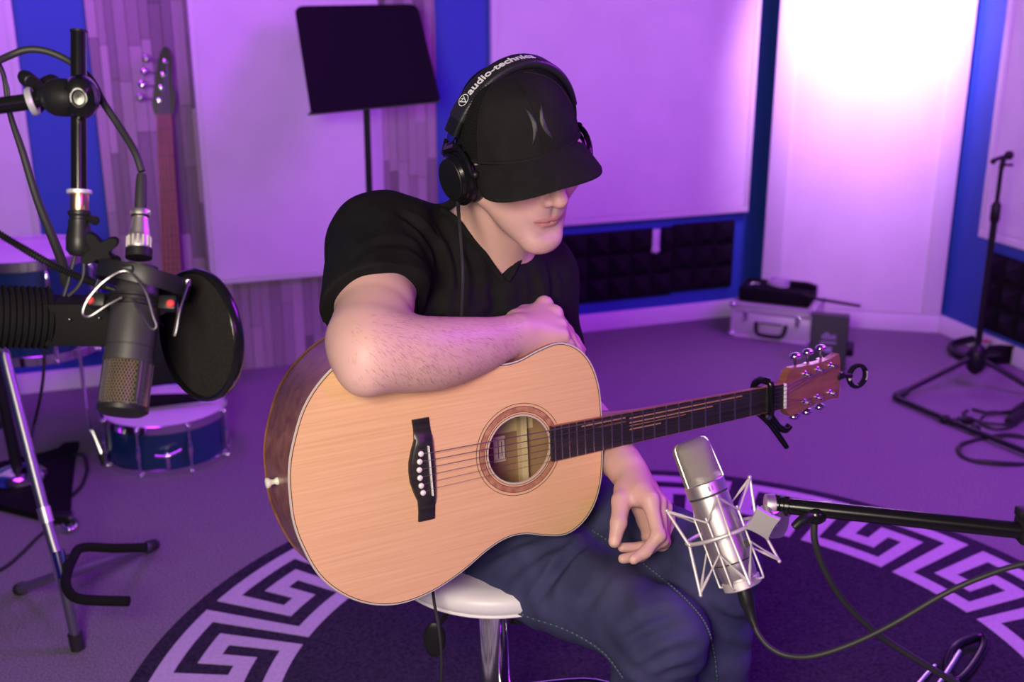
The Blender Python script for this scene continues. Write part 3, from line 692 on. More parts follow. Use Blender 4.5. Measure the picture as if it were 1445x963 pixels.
def skin_tint(o):
    me = o.data; n = len(me.vertices); v = np.zeros(n*3, np.float32); me.vertices.foreach_get('co', v); m = np.array(abs_mat(man)); v = v.reshape(-1, 3)@m[:3, :3].T+m[:3, 3]
    h = (v-HO)@HA
    col = np.tile(np.array([.64, .385, .345]), (n, 1))
    def blend(w, c):
        w = np.clip(w, 0, 1)[:, None]; col[:] = col*(1-w)+np.array(c)*w
    sm = lambda d, r, s: np.clip((r-d)/s, 0, 1)
    nz = .5+.5*np.sin(v[:, 0]*310+np.sin(v[:, 2]*270)*2)*np.sin(v[:, 1]*290+v[:, 2]*240)
    head = (np.abs(h[:, 0]) < .09) & (h[:, 1] > -.05) & (np.abs(h[:, 2]) < .13)
    q = np.sqrt((h[:, 0]/.062)**2+((h[:, 1]-.055)/.06)**2+((h[:, 2]+.085)/.042)**2); blend(head*sm(q, 1.15, .45)*.40*(.6+.4*nz), (.30, .225, .215))
    q = np.sqrt((h[:, 0]/.030)**2+((h[:, 2]+.048)/.010)**2); blend(head*(h[:, 1] > .06)*sm(q, 1.1, .6)*.42, (.28, .20, .19))
    for s in (-1, 1):
        q = np.sqrt(((h[:, 0]-s*.043)/.026)**2+((h[:, 1]-.075)/.03)**2+((h[:, 2]+.018)/.022)**2); blend(head*sm(q, 1.2, .9)*.28, (.66, .29, .24))
    q = np.sqrt(((h[:, 0])/.02)**2+((h[:, 1]-.112)/.02)**2+((h[:, 2]+.025)/.016)**2); blend(head*sm(q, 1.2, .9)*.3, (.68, .30, .25))
    wl = np.clip(1-(h[:, 0]/.026)**2, 0, 1)**.6
    q = np.abs(h[:, 2]+.0645)/(.0105*wl+.0008); blend(head*(h[:, 1] > .08)*(np.abs(h[:, 0]) < .0245)*sm(q, 1.05, .3)*.85, (.56, .235, .215))
    q = np.abs(h[:, 2]+.0643)/.0014; blend(head*(h[:, 1] > .075)*(np.abs(h[:, 0]) < .0255)*sm(q, 1.1, .5)*.8, (.22, .09, .085))  # shade in the slit between the lips, painted into the tint
    for s in (-1, 1):
        q = np.sqrt(((h[:, 0]-s*.030)/.02)**2+((h[:, 1]-.088)/.015)**2+((h[:, 2]-.037)/.0055)**2); blend(head*sm(q, 1.2, .4)*.8, (.06, .035, .028))
    for p, r in NAILS:
        d = np.linalg.norm(v-p, axis=1); blend(sm(d, r, .002)*.55, (.78, .50, .44))
    for p, r, w in ((RE, .06, .35),):
        d = np.linalg.norm(v-(RE+np.array([.01, -.04, -.025])), axis=1); blend(sm(d, .06, .05)*w, (.70, .45, .42))  # paler elbow skin, with its highlight painted into the tint
    ca = me.color_attributes.new('tint', 'FLOAT_COLOR', 'POINT'); ca.data.foreach_set('color', np.concatenate([col, np.ones((n, 1))], 1).astype(np.float32).ravel())
NAILS = [(P(866, 764, 1.652), .0075), (P(892, 790, 1.630), .006)]
skin_tint(body)
# ---- shirt
def folds(v, nrm, spec):
    d = np.zeros(len(v))
    for (o, ax, along, ln, amp, freq, r, ph) in spec:
        q = v-np.array(o); ax = np.array(ax, float)/np.linalg.norm(ax); al = np.array(along, float)/np.linalg.norm(along)
        w = np.exp(-((np.linalg.norm(q, axis=1)/r)**2)); t = q@ax+.02*np.sin(q@al*23+ph)
        d += amp*w*np.sin(t*freq+ph)
    return v+nrm*d[:, None]
def crease(v, nrm, bv, segs):
    d = np.zeros(len(v))
    for pix, depth, wid in segs:
        L_ = []
        for x, y in cat([(float(a), float(b)) for a, b in pix], 6):
            h = bv.ray_cast(V(CP), V(P(x, y, 1)-CP))
            if h[0] is not None: L_.append(np.array(h[0]))
        if len(L_) < 3: continue
        L_ = np.array(L_); n_ = len(L_); lo, hi = L_.min(0)-4*wid, L_.max(0)+4*wid
        m = ((v > lo) & (v < hi)).all(1); q = v[m]; best = np.full(len(q), 9.); tt = np.zeros(len(q))
        for i in range(n_-1):
            ab = L_[i+1]-L_[i]; t = np.clip(((q-L_[i])@ab)/max(ab@ab, 1e-12), 0, 1); e = np.linalg.norm(q-L_[i]-t[:, None]*ab, axis=1)
            b = e < best; best[b] = e[b]; tt[b] = ((i+t)/(n_-1))[b]
        u = best/wid; d[m] += -depth*np.sin(np.pi*np.clip(tt, .02, .98))**.6*(np.exp(-u*u)-.55*np.exp(-((u-1.7)/.8)**2))
    return v+nrm*d[:, None]
def vnormals(v, f):
    n = np.cross(v[f[:, 2]]-v[f[:, 0]], v[f[:, 3]]-v[f[:, 1]]); out = np.zeros_like(v)
    for k in range(4):
        for q in range(3): out[:, q] += np.bincount(f[:, k], n[:, q], len(v))
    return out/np.maximum(np.linalg.norm(out, axis=1), 1e-9)[:, None]
S = Field(axis(-.34, .26, .004, ((-.12, .08, .0028),)), axis(1.36, 2.1, .004, ((1.60, 1.85, .0028),)), axis(.40, 1.10, .004, ((.90, 1.08, .0028),)))
torso(S, .009)
ua = RE-RS; un = ua/np.linalg.norm(ua)
upper_arms(S, .009)
S.chain([RS+ua*.1, RS+ua*.35, RS+ua*.8], [.068, .0715, .072], .03)
cutn = un*.8+np.array([.35, 0, -.30]); cutn /= np.linalg.norm(cutn); cp_ = RS+ua*.56
S.plane_cut(cp_, cutn, (cp_[0]-.2, cp_[1]-.25, .76), (cp_[0]+.095, cp_[1]+.1, 1.2))
la = (LE-LS)/np.linalg.norm(LE-LS); S.plane_cut(LS+(LE-LS)*.66, la, LS+(LE-LS)*.66-.10, LS+(LE-LS)*.66+.12)
S.cone(NECK-zd*.06, NECK+zd*.026-fd*.004, .074, .068, .03); S.cone(NECK+fd*.022-zd*.06, NECK+fd*.020+zd*.008, .044, .042, .03)
VA, VL, VR = P(705, 389, 1.770), P(646, 312, 1.752), P(752, 325, 1.775)
sl = S.sub(NECK-.25, NECK+.25); X, Y, Z = S.pts(sl)
def pl(a, b, sgn):
    n = np.cross(b-a, fd); n /= np.linalg.norm(n); n *= np.sign(n[2])
    return (X-a[0])*n[0]+(Y-a[1])*n[1]+(Z-a[2])*n[2]
wedge = np.maximum(np.maximum(-pl(VA, VL, 1), -pl(VA, VR, 1)), -((X-NECK[0])*fd[0]+(Y-NECK[1])*fd[1]+.03))
S.F[sl] = np.maximum(S.F[sl], -wedge)
vv, ff = S.mesh()
nn = vnormals(vv, ff)
rs_ = RS+ua*.25
vv = folds(vv, nn, [
    (P(640, 370, 1.68), (.9, .1, -.45), (.4, 0, .9), 0, .0045, 110, .11, .6), (P(600, 330, 1.70), (.6, .2, .8), (.8, 0, -.5), 0, .0035, 120, .09, 0),
    (P(560, 370, 1.62), (.25, 0, 1), (1, 0, 0), 0, .003, 95, .08, 1.), (P(690, 440, 1.70), (1, .3, .25), (0, 0, 1), 0, .0045, 85, .10, 2.), (P(770, 430, 1.78), (1, .4, -.3), (0, 0, 1), 0, .003, 80, .1, .3)])
from mathutils.bvhtree import BVHTree
tri = lambda v, f: BVHTree.FromPolygons([tuple(p) for p in v], [tuple(q) for q in f])
vv = crease(vv, vnormals(vv, ff), tri(vv, ff), [
    ([(622, 318), (640, 350), (648, 400), (640, 440)], .006, .009), ([(600, 330), (625, 372), (632, 420)], .005, .008), ([(585, 315), (612, 352), (622, 400)], .004, .008),
    ([(660, 352), (672, 395), (668, 436)], .004, .010), ([(560, 300), (590, 318), (612, 345)], .004, .008), ([(690, 405), (700, 430), (690, 448)], .004, .009),
    ([(505, 365), (530, 345), (575, 345), (605, 372)], .003, .009), ([(775, 375), (782, 410), (778, 450)], .004, .010), ([(745, 380), (755, 405), (750, 425)], .003, .009)])
M['tshirt'] = material('tshirt', (.009, .009, .0095), .92, var=(.012, .012, .012), scale=60, bump=.25, bscale=900, spec=.12)
shirt = np_mesh('shirt', vv, ff, M['tshirt'], man, 1, .4)
from mathutils.bvhtree import BVHTree
SB = BVHTree.FromPolygons([tuple(p) for p in vv], [tuple(q) for q in ff])
def collar_side(a, b):
    out = []; n = np.cross(b-a, fd); n /= np.linalg.norm(n); n *= -np.sign(n[2])
    for i in range(15):
        p = a+(b-a)*(-.03+1.25*i/14)+n*.006; h = SB.ray_cast(V(p+fd*.25), V(-fd), .5)
        if h[0] is not None and (not out or (h[0]-out[-1]).length < .05): out.append(h[0]+h[1]*.0004)
    return out
for q in (VL, VR):
    cl = collar_side(VA, q)
    if len(cl) > 2: MB().tube(cl, .0052, 8, 2).build('collar', M['tshirt'], man, world=True)
# ---- jeans
J = Field(axis(-.22, .44, .0048), axis(1.24, 2.1, .0048), axis(.12, .66, .0048))
J.ell(PEL+zd*.0, (.172, .128, .115), TR, .05); J.ell(PEL+zd*.08, (.158, .122, .09), TR, .04)
for h, kn, ft in ((RH, RKN, RFT), (LH, LKN, LFT)):
    t = kn-h; kd = ft-kn
    J.chain([h+zd*.0, h+t*.35-zd*.004, h+t*.75-zd*.002, kn], [.104, .091, .071, .058], .04, sm=4)
    J.ell(kn+fd*.008+zd*.002, (.053, .053, .058), None, .03)
    J.chain([kn, kn+kd*.35, ft+zd*.06], [.060, .063, .058], .03); J.plane_cut(ft+zd*.05, (0, 0, -1), ft-.2, ft+np.array([.2, .2, .08]))
vv, ff = J.mesh(); nn = vnormals(vv, ff)
tq = (RKN-RH)/np.linalg.norm(RKN-RH)
vv = folds(vv, nn, [
    (RH+(RKN-RH)*.35, (.55, .5, .6), (.7, -.6, 0), 0, .0050, 95, .11, .4), (RH+(RKN-RH)*.62, (.75, .1, .5), (.5, -.8, 0), 0, .004, 120, .09, 1.2), (RKN+zd*.01, (.4, -.3, .8), (1, .6, 0), 0, .0042, 130, .07, 0),
    (RKN-zd*.07, (.1, .1, 1), (1, 0, 0), 0, .004, 120, .08, .5), (LKN, (.4, -.3, .8), (1, .5, 0), 0, .003, 120, .09, .9), (LKN-zd*.1, (.1, .1, 1), (1, 0, 0), 0, .0035, 110, .09, .1), (LH+(LKN-LH)*.55, (.7, .1, .5), (.5, -.8, 0), 0, .003, 105, .1, 2.)])
vv = crease(vv, vnormals(vv, ff), tri(vv, ff), [
    ([(845, 752), (800, 790), (765, 850)], .006, .009), ([(822, 770), (778, 815), (748, 862)], .005, .008), ([(760, 757), (715, 772), (668, 800)], .005, .009), ([(790, 768), (740, 795), (700, 835)], .004, .009),
    ([(870, 790), (845, 830), (812, 880)], .004, .010), ([(975, 880), (930, 895), (880, 925)], .005, .009), ([(955, 865), (915, 872), (870, 895)], .004, .009), ([(985, 915), (945, 925), (900, 950)], .005, .009),
    ([(985, 940), (950, 948), (915, 962)], .004, .009), ([(850, 735), (880, 760), (900, 800)], .004, .009), ([(960, 800), (1000, 830), (1040, 840)], .004, .009), ([(1000, 860), (1030, 875), (1055, 880)], .004, .009), ([(1005, 900), (1035, 915), (1056, 925)], .004, .009)])
nn = vnormals(vv, ff)
M['denim'] = material('denim', (.026, .029, .082), .85, var=(.058, .058, .142), scale=11, bump=.35, bscale=700, stretch=(1, 1, 1), spec=.2, detail=8)
M['thread'] = material('thread', (.16, .18, .24), .8)
M['seam'] = material('seam', (.025, .042, .085), .85)
jeans = np_mesh('jeans', vv, ff, M['denim'], man, 2, .4)
from mathutils.bvhtree import BVHTree
JB = BVHTree.FromPolygons([tuple(p) for p in vv], [tuple(q) for q in ff])
def drape(pix, r, off=0.):                            # a seam that follows the cloth under the given sight lines
    out = []
    for x, y in pix:
        d = P(x, y, 1)-CP; h = JB.ray_cast(V(CP), V(d))
        if h[0] is not None: out.append(h[0]+h[1]*off)
    return out
def seam(pix, stitch=True):
    pts = cat([(float(a), float(b)) for a, b in pix], 8); L_ = drape(pts, .002, .0006)
    if len(L_) > 3:
        MB().tube(L_, .0022, 6).build('seam', M['seam'], jeans, world=True)
        if stitch:
            st = MB()
            dn = cat([tuple(p) for p in L_], 2)
            for i in range(0, len(dn)-1, 2): st.tube([dn[i], tuple((Vector(dn[i])+Vector(dn[i+1]))/2)], .0011, 4, m=Matrix.Translation((0, -.002, .002)))
            st.build('stitching', M['thread'], jeans, world=True)['kind'] = 'stuff'
seam([(640, 795), (690, 838), (737, 868), (800, 890), (850, 920), (880, 958)])
seam([(836, 750), (876, 776), (908, 797), (943, 825), (972, 852), (994, 880), (1006, 915), (1012, 962)])
# ---- shoes
M['shoe'] = material('shoe', (.03, .028, .03), .6); M['sole'] = material('sole', (.5, .5, .5), .6)
for ft, yw in ((RFT, .55), (LFT, .65)):
    f2 = np.array([math.sin(yw), -math.cos(yw), 0]); Q = Field(axis(ft[0]-.2, ft[0]+.3, .006), axis(ft[1]-.32, ft[1]+.2, .006), axis(-.02, .26, .006))
    Q.chain([ft+zd*.03, ft+f2*.08-zd*.0, ft+f2*.165-zd*.012], [.046, .042, .034], .03); Q.cone(ft+zd*.03, ft+zd*.085, .044, .044, .02)
    Q.plane_cut(ft-zd*.028, (0, 0, -1), ft-.3, ft+np.array([.3, .3, 0])); Q.plane_cut(ft+zd*.09, (0, 0, 1), ft-.3, ft+.3)
    a, b = Q.mesh(); sh = np_mesh('shoe', a, b, M['shoe'], man, 1)
    MB().tube([V(ft-f2*.03-zd*.032), V(ft+f2*.07-zd*.032), V(ft+f2*.17-zd*.032)], [.045, .044, .038], 12, 4, m=Matrix.Translation(V(ft)+Vector((0, 0, -.034))) @ Matrix.Scale(.35, 4, (0, 0, 1)) @ Matrix.Translation(-V(ft)-Vector((0, 0, -.034)))).build('sole', M['sole'], sh, world=True)
# ---- hair on the right forearm: fine dark strands lying along the arm
AB = BVHTree.FromPolygons([tuple(p) for p in sv], [tuple(q) for q in sf])
M['hair'] = material('hair', (.17, .09, .08), .6)
hb2 = MB(); rng = random.Random(3)
for _ in range(1500):
    x = rng.uniform(480, 735); y = rng.uniform(440, 545)
    h = AB.ray_cast(V(CP), V(P(x, y, 1)-CP))
    if rng.random() > (x-480)/110: continue
    if h[0] is None or (h[0]-V(RE)).length > .30 or (h[0]-V(RE)).length < .02 or h[0].y > 1.72: continue
    if np.linalg.norm(np.cross(np.array(h[0])-RE, (RW-RE)/np.linalg.norm(RW-RE))) > .075: continue
    d = V(RW-RE).normalized()*rng.uniform(.5, 1)+Vector((0, 0, -rng.uniform(.5, 1.3))); d = (d-h[1]*d.dot(h[1])).normalized(); l = rng.uniform(.005, .010)
    p0 = h[0]; p1 = p0+d*l*.5+h[1]*.0016; p2 = p0+d*l+h[1]*.0012; s_ = d.cross(h[1])*.00008
    hb2.add([p0-s_, p0+s_, p1+s_, p1-s_, p2], [(0, 1, 2, 3), (3, 2, 4)])
hb2.build('arm_hair', M['hair'], man, world=True)['kind'] = 'stuff'
# ================================================================ cap (clothing: parts of the man)
HMAT = Matrix(((*HA[0], HO[0]), (*HA[1], HO[1]), (*HA[2], HO[2]), (0, 0, 0, 1)))
M['cap_cloth'] = material('cap_cloth', (.012, .0115, .012), .88, var=(.016, .0155, .016), scale=40, bump=.3, bscale=1200, spec=.12)
M['cap_mesh'] = material('cap_mesh', (.008, .008, .009), .85, spec=.2, bump=.9, bscale=420, scale=100)
M['satin_thread'] = material('satin_thread', (.035, .035, .037), .38, bump=.4, bscale=500, stretch=(1, 8, 1), scale=50)
CAX = head_axes(math.radians(21), math.radians(15), math.radians(13))
CMAT = Matrix(((*CAX[0], HO[0]), (*CAX[1], HO[1]), (*CAX[2], HO[2]), (0, 0, 0, 1)))
RZ = lambda th: .022+.020*math.cos(th)                # rim height round the head, higher at the brow
def dome(th, t, off=0.):                              # th: 0 = forehead, t: 0 rim .. 1 top
    fr_ = max(0, math.cos(th)); z0 = RZ(th); zt = .127
    a = t*PI/2; c = math.cos(a)**(.62-.12*fr_); s_ = math.sin(a)**(1.0)
    rx, ry = .0875+off, .1085+off
    return Vector((-rx*math.sin(th)*c, ry*math.cos(th)*c+.003, z0+(zt-z0+off)*s_))
def dome_patch(t0, t1, n, m=14, off=0.):
    vs = []; fs = []
    for j in range(m+1):
        for i in range(n+1): vs.append(dome(t0+(t1-t0)*i/n, j/m, off))
    for j in range(m): fs += [(j*(n+1)+i, j*(n+1)+i+1, (j+1)*(n+1)+i+1, (j+1)*(n+1)+i) for i in range(n)]
    return vs, fs
FA = math.radians(60)
capo_ = MB(CMAT).add(*dome_patch(-FA, FA, 40)).build('cap', M['cap_cloth'], man, world=True, sharp=60)
MB(CMAT).add(*dome_patch(FA, 2*PI-FA, 50, off=-.0004)).build('mesh_back', M['cap_mesh'], capo_, world=True, sharp=60)
sb_ = MB(CMAT)
for th in (-FA, 0, FA): sb_.tube([dome(th, j/20, .0004) for j in range(20)], .0011 if th else .0007, 5)
sb_.build('crown_seam', M['cap_cloth'], capo_, world=True)['kind'] = 'stuff'
MB(CMAT).tube([dome(2*PI*i/60, 0, .0006) for i in range(60)], .003, 6, closed=True).build('rim_band', M['cap_cloth'], capo_, world=True)
MB(CMAT).sphere(dome(0, 1, .001), (.007, .007, .004)).build('button', M['cap_cloth'], capo_, world=True)
# netting of the trucker back: thin raised cords
net = MB(CMAT)
for j in range(2, 26):
    net.tube([dome(FA+.03+(2*PI-2*FA-.06)*i/40, j/30, .0002) for i in range(41)], .0007, 4, caps=False)
no = net.build('netting', M['cap_mesh'], capo_, world=True); no['kind'] = 'stuff'
bm_ = MB(CMAT); NB_ = 26; vs = []; fs = []
BA = math.radians(68)
def brim(u, w, top):                                  # u across -1..1, w from crown 0 to edge 1
    th = u*BA; p0 = dome(th, 0, .0)
    L_ = .060*max(0, 1-abs(u)**3.2)**.55+.004
    d = Vector((-math.sin(th)*.42, 1, 0)).normalized()
    p = p0+d*L_*w
    p.z += -.30*L_*w-.10*L_*w*w*abs(u)-.026*abs(u)**2*(.35+.65*w)
    p.z += top; return p
NW = 8
for side, dz in ((0, .0018), (1, -.0018)):
    for i in range(NB_+1):
        for j in range(NW+1): vs.append(brim(-1+2*i/NB_, j/NW, dz))
k = NW+1; o_ = (NB_+1)*k
for i in range(NB_):
    for j in range(NW): fs += [(i*k+j, i*k+j+1, (i+1)*k+j+1, (i+1)*k+j), (o_+i*k+j, o_+(i+1)*k+j, o_+(i+1)*k+j+1, o_+i*k+j+1)]
    fs.append((i*k+NW, o_+i*k+NW, o_+(i+1)*k+NW, (i+1)*k+NW)); fs.append((i*k, (i+1)*k, o_+(i+1)*k, o_+i*k))
bm_.add(vs, fs).build('brim', M['cap_cloth'], capo_, world=True, sharp=50)
# emblem: two embroidered crescents back to back
def crescent(sgn):
    b = MB(CMAT); n_ = 16; vs = []
    for i in range(n_+1):
        t = -1+2*i/n_
        wi = .0090*(1-t*t)**.8+.0005
        for e, lift in ((0, .0004), (.5, .0026), (1, .0004)):
            xx = sgn*(.0035+.0150*t*t+wi*e)-.000; zz = t*.0215
            th = -(xx-.004)/.107; vs.append(dome(th, .36+zz/.105, lift))
    fs = [(3*i+q, 3*i+q+1, 3*i+4+q, 3*i+3+q) for i in range(n_) for q in range(2)]
    return b.add(vs, fs).build('emblem', M['satin_thread'], capo_, world=True, sharp=70)
crescent(-1); crescent(1)
# ================================================================ headphones
hp_ = thing('headphones', 'black over-ear headphones with a lettered headband worn over the cap', 'headphones', HMAT)
BC, BRX, BRZ = -.026, .0995, .1270                    # the band stands just behind the ears
def band(a, off=0., y=0.): # a: 0 top, + towards the man's right ear
    return Vector(((BRX+off)*math.sin(a), BC+y+.012*math.cos(a), (BRZ+off)*math.cos(a)))
def sweep(a0, a1, n, w, th, name, mat, par, off=0.):
    sec = rrect(w, th, min(w, th)*.42, 3); vs = []; fs = []; k = len(sec)
    for i in range(n+1):
        a = a0+(a1-a0)*i/n; p = band(a, off); nr = Vector((math.sin(a)/BRX, 0, math.cos(a)/BRZ)).normalized()
        for (y, t) in sec: vs.append(p+Vector((0, y, 0))+nr*t)
    for i in range(n): fs += [(i*k+j, i*k+(j+1) % k, (i+1)*k+(j+1) % k, (i+1)*k+j) for j in range(k)]
    fs += [tuple(range(k)), tuple(n*k+j for j in range(k))[::-1]]
    return MB().add(vs, fs).build(name, mat, par, sharp=50)
M['leatherette'] = material('leatherette', (.016, .016, .019), .42, bump=.25, bscale=300, scale=90)
M['print_white'] = material('print_white', (.75, .75, .78), .6)
bnd = sweep(-1.12, 1.12, 60, .034, .013, 'headband', M['leatherette'], hp_, .008)
sweep(-.95, .95, 50, .027, .008, 'band_cushion', M['leatherette'], bnd, -.001)
for s in (-1, 1):
    sweep(s*1.10, s*1.30, 10, .0300, .0105, 'end_cap', M['black_satin'], hp_, .008)
    sweep(s*1.29, s*1.40, 6, .020, .0035, 'slider', M['chrome'], hp_, .007)
    sweep(s*1.40, s*1.58, 8, .024, .008, 'yoke_block', M['black_gloss'], hp_, .007)
    cup = Matrix.Translation((s*.0925, .000, -.022)) @ Matrix.Rotation(s*.10, 4, 'Z') @ Matrix.Rotation(s*.10, 4, 'Y') @ Matrix.Rotation(s*PI/2, 4, 'Y') @ Matrix.Scale(1.12, 4, (1, 0, 0)) 
    c_ = MB().lathe([(.030, -.006), (.037, .0), (.0395, .005), (.0385, .010), (.034, .0125), (.0335, .0155), (.031, .0165), (.0285, .021), (.026, .0225), (.021, .0225), (.020, .021), (.010, .0205), (.009, .022), (0, .0225)], 40, cup).build('ear_cup', M['black_gloss'], hp_, sharp=28)
    MB().lathe([(.0275, .0213), (.0285, .0225), (.0275, .0237)], 40, cup).build('trim_ring', M['black_satin'], c_)
    pr = [(.018, -.010)]+[(.031+.0085*math.cos(a), -.010+.0105*math.sin(a)) for a in [-2.2+i*.4 for i in range(12)]]+[(.018, -.002)]
    MB().lathe(pr, 36, cup).build('ear_pad', M['leatherette'], hp_)
    yk = MB(); pts = []
    for i in range(13):
        a = -1.15+2.3*i/12; pts.append(Matrix.Translation((s*.0925, 0, -.022)) @ Vector((s*(.009+.006*math.cos(a)), .0445*math.sin(a), .0475*math.cos(a))))
    yk.tube(pts, .0042, 8); yk.tube([band(s*1.5, .008), pts[6]], .007, 8); yk.build('yoke', M['black_gloss'], hp_)
    for q in (-1, 1): MB().sphere((s*.099, q*.042, .0), .0062).build('pivot', M['black_satin'], hp_)
# lettering round the outside of the band
lv, lf = text_mesh('audio-technica', .0185, .0004, .0002)
wid = max(p[0] for p in lv)
A0 = 1.0; LS_ = BRX*.5+BRZ*.5+.016
def wrap(p):
    s_ = p[0]; a = A0
    # walk along the arc by length
    return s_
arcl = [0.]; NA = 400
for i in range(NA): arcl.append(arcl[-1]+(band(A0-(2*A0)*(i+1)/NA, .0148)-band(A0-(2*A0)*i/NA, .0148)).length)
def at_len(s_): return A0-2*A0*float(np.interp(s_, arcl, range(NA+1)))/NA
def on_band(x, y, z):
    a = at_len(x); return band(a, .0147+z, 0)+Vector((0, y, 0))
b = MB(); b.add([on_band(.022+p[0]*.118/wid, -(p[1]-.0065), p[2]+.0003) for p in lv], lf); b.build('lettering', M['print_white'], bnd, smooth=False)
b = MB(); n_ = 30
for r0, r1 in ((.0082, .0094),):
    vs = []
    for i in range(n_):
        c, s = math.cos(2*PI*i/n_), math.sin(2*PI*i/n_); vs += [on_band(.011+r0*c, r0*s, .0004), on_band(.011+r1*c, r1*s, .0004)]
    b.add(vs, [(2*i, 2*i+1, (2*i+3) % (2*n_), (2*i+2) % (2*n_)) for i in range(n_)])
for (xa, ya, xb, yb) in ((-.0050, -.0055, .0006, .0085), (.0050, -.0055, -.0006, .0085), (-.0048, -.005, .0020, -.001), (.0020, -.001, .0, -.006)):
    d = Vector((xb-xa, yb-ya, 0)).normalized(); nrm = Vector((-d.y, d.x, 0))*.0007
    b.add([on_band(.011+xa+nrm.x, ya+nrm.y, .0004), on_band(.011+xb+nrm.x, yb+nrm.y, .0004), on_band(.011+xb-nrm.x, yb-nrm.y, .0004), on_band(.011+xa-nrm.x, ya-nrm.y, .0004)], [(0, 1, 2, 3)])
b.build('badge', M['print_white'], bnd, smooth=False)
cb = MB().tube([hw(.100, .002, -.050), hw(.104, .012, -.062), P(648, 312, 1.625), P(651, 350, 1.615), P(653, 384, 1.61), P(652, 425, 1.625), P(648, 470, 1.66), P(630, 560, 1.78), P(612, 700, 1.82), P(608, 790, 1.78), P(612, 845, 1.735), P(619, 885, 1.72), P(623, 925, 1.72), P(622, 975, 1.73), P(615, 1040, 1.76)], [.0035, .003]+[.0024]*13, 8, 6)
cb.build('cable', M['black_rubber'], hp_, world=True)
# ================================================================ stool
SX, SY, SZ = -.030, 1.735, .415
st = thing('bar_stool', 'white padded bar stool with a chrome column under the seated man', 'stool', (SX, SY, 0))
M['white_vinyl'] = material('white_vinyl', (.80, .78, .77), .38, bump=.05, scale=60)
pr = [(0, .0), (.05, .0), (.13, .008), (.165, .022), (.178, .040), (.176, .054), (.166, .062), (.13, .058), (.06, .052), (0, .050)]
MB().lathe(pr, 56, Matrix.Translation((0, 0, SZ))).build('seat', M['white_vinyl'], st, sharp=60)
MB().tube([(.1705*math.cos(2*PI*i/60), .1705*math.sin(2*PI*i/60), SZ+.0275) for i in range(60)], .0028, 6, closed=True).build('seat_piping', M['white_vinyl'], st)
MB().lathe([(.09, SZ-.012), (.095, SZ), (.04, SZ+.004), (0, SZ+.004)], 30).build('seat_plate', M['black_satin'], st)
MB().lathe([(.029, .03), (.029, SZ-.012)], 30).build('column', M['chrome'], st)
MB().lathe([(.033, SZ-.09), (.033, SZ-.012)], 30, Matrix.Translation((.040, .012, 0)) @ Matrix.Scale(.45, 4, (1, 0, 0)) @ Matrix.Scale(.45, 4, (0, 1, 0))).build('gas_spring', M['black_satin'], st)
MB().lathe([(.19, .018), (.19, .023), (.15, .032), (.06, .042), (.034, .06), (.03, .08)], 48).build('base', M['chrome'], st)
fr2 = MB().tube([(.03, 0, .19), (.05, -.10, .19), (.13, -.19, .19), (.24, -.17, .19), (.26, -.06, .19), (.18, .02, .19), (.03, .0, .19)], .010, 10, 6); fr2.build('foot_ring', M['chrome'], st)
lv_ = MB().tube([(-.02, -.03, SZ-.014), (-.075, -.07, SZ-.022), (-.092, -.092, SZ-.034)], .005, 8).sphere((-.098, -.10, SZ-.058), (.019, .006, .034), None, 16); lv_.build('lever', M['black_satin'], st)
# ================================================================ black condenser microphone hanging at the left
M['mic_body'] = material('mic_body', (.028, .026, .028), .45, bump=.05, scale=300)
M['mic_mesh'] = material('mic_mesh', (.05, .042, .036), .4, .8, bump=.3, scale=900)
M['wire_mesh'] = material('wire_mesh', (.70, .60, .46), .4, .9)
M['wire'] = material('wire', (.30, .29, .30), .35, 1)
M['red_knob'] = material('red_knob', (.55, .05, .05), .3)
A, B = P(172, 586, 1.225), P(199, 372, 1.265); LMIC = float(np.linalg.norm(B-A))
MM = frame(V(A), V(B-A), (1, .0, 0))
mc = thing('condenser_microphone', 'black condenser microphone with silver grille hanging upside down in front of pop filter', 'microphone', MM)
R0 = .0262
MB().lathe([(0, 0), (R0*.8, .0), (R0+.001, .004), (R0+.001, .009), (R0-.001, .010)], 36).build('end_cap', M['black_satin'], mc)
MB().lathe([(R0-.0035, .008), (R0-.0035, .062)], 36).build('inner_screen', M['black_matte'], mc)
g = MB(); zz0, zz1 = .010, .060
for i in range(44):                                  # woven grille: two sets of fine slanted wires
    a0 = 2*PI*i/44
    for sgn in (-1, 1): g.tube([((R0-.002)*math.cos(a0+sgn*1.1*j/9), (R0-.002)*math.sin(a0+sgn*1.1*j/9), zz0+(zz1-zz0)*j/9) for j in range(10)], .0005, 3, caps=False)
g = g.build('grille', M['wire_mesh'], mc); g['kind'] = 'stuff'; g['label'] = 'silver woven wire grille'
fr3 = MB()
for a in (-2.45, -.62, .52, 2.1):
    fr3.box((0, 0, 0), (.0025, .010 if a != .52 else .006, .054), Matrix.Rotation(a, 4, 'Z') @ Matrix.Translation((R0-.0008, 0, .035)))
fr3.lathe([(R0-.003, .0575), (R0+.0012, .0575), (R0+.0012, .063), (R0-.003, .063)], 36)
fr3.build('grille_frame', M['mic_body'], mc)
MB().tube([((R0+.0012)*math.cos(a), (R0+.0012)*math.sin(a), z) for a, z in [(-2.33, .056), (-2.36, .016), (-2.25, .0115), (-.85, .0115), (-.74, .016), (-.72, .057)]], .0008, 6, 5).build('grille_trim', M['steel_dark'], mc)
MB().lathe([(R0, .062), (R0, .0735), (R0-.0012, .074), (R0-.0012, .0752), (R0, .0757), (R0, .125), (R0-.004, .143), (R0-.007, .155), (R0-.007, LMIC-.004), (0, LMIC-.004)], 40).build('body', M['mic_body'], mc, sharp=25)
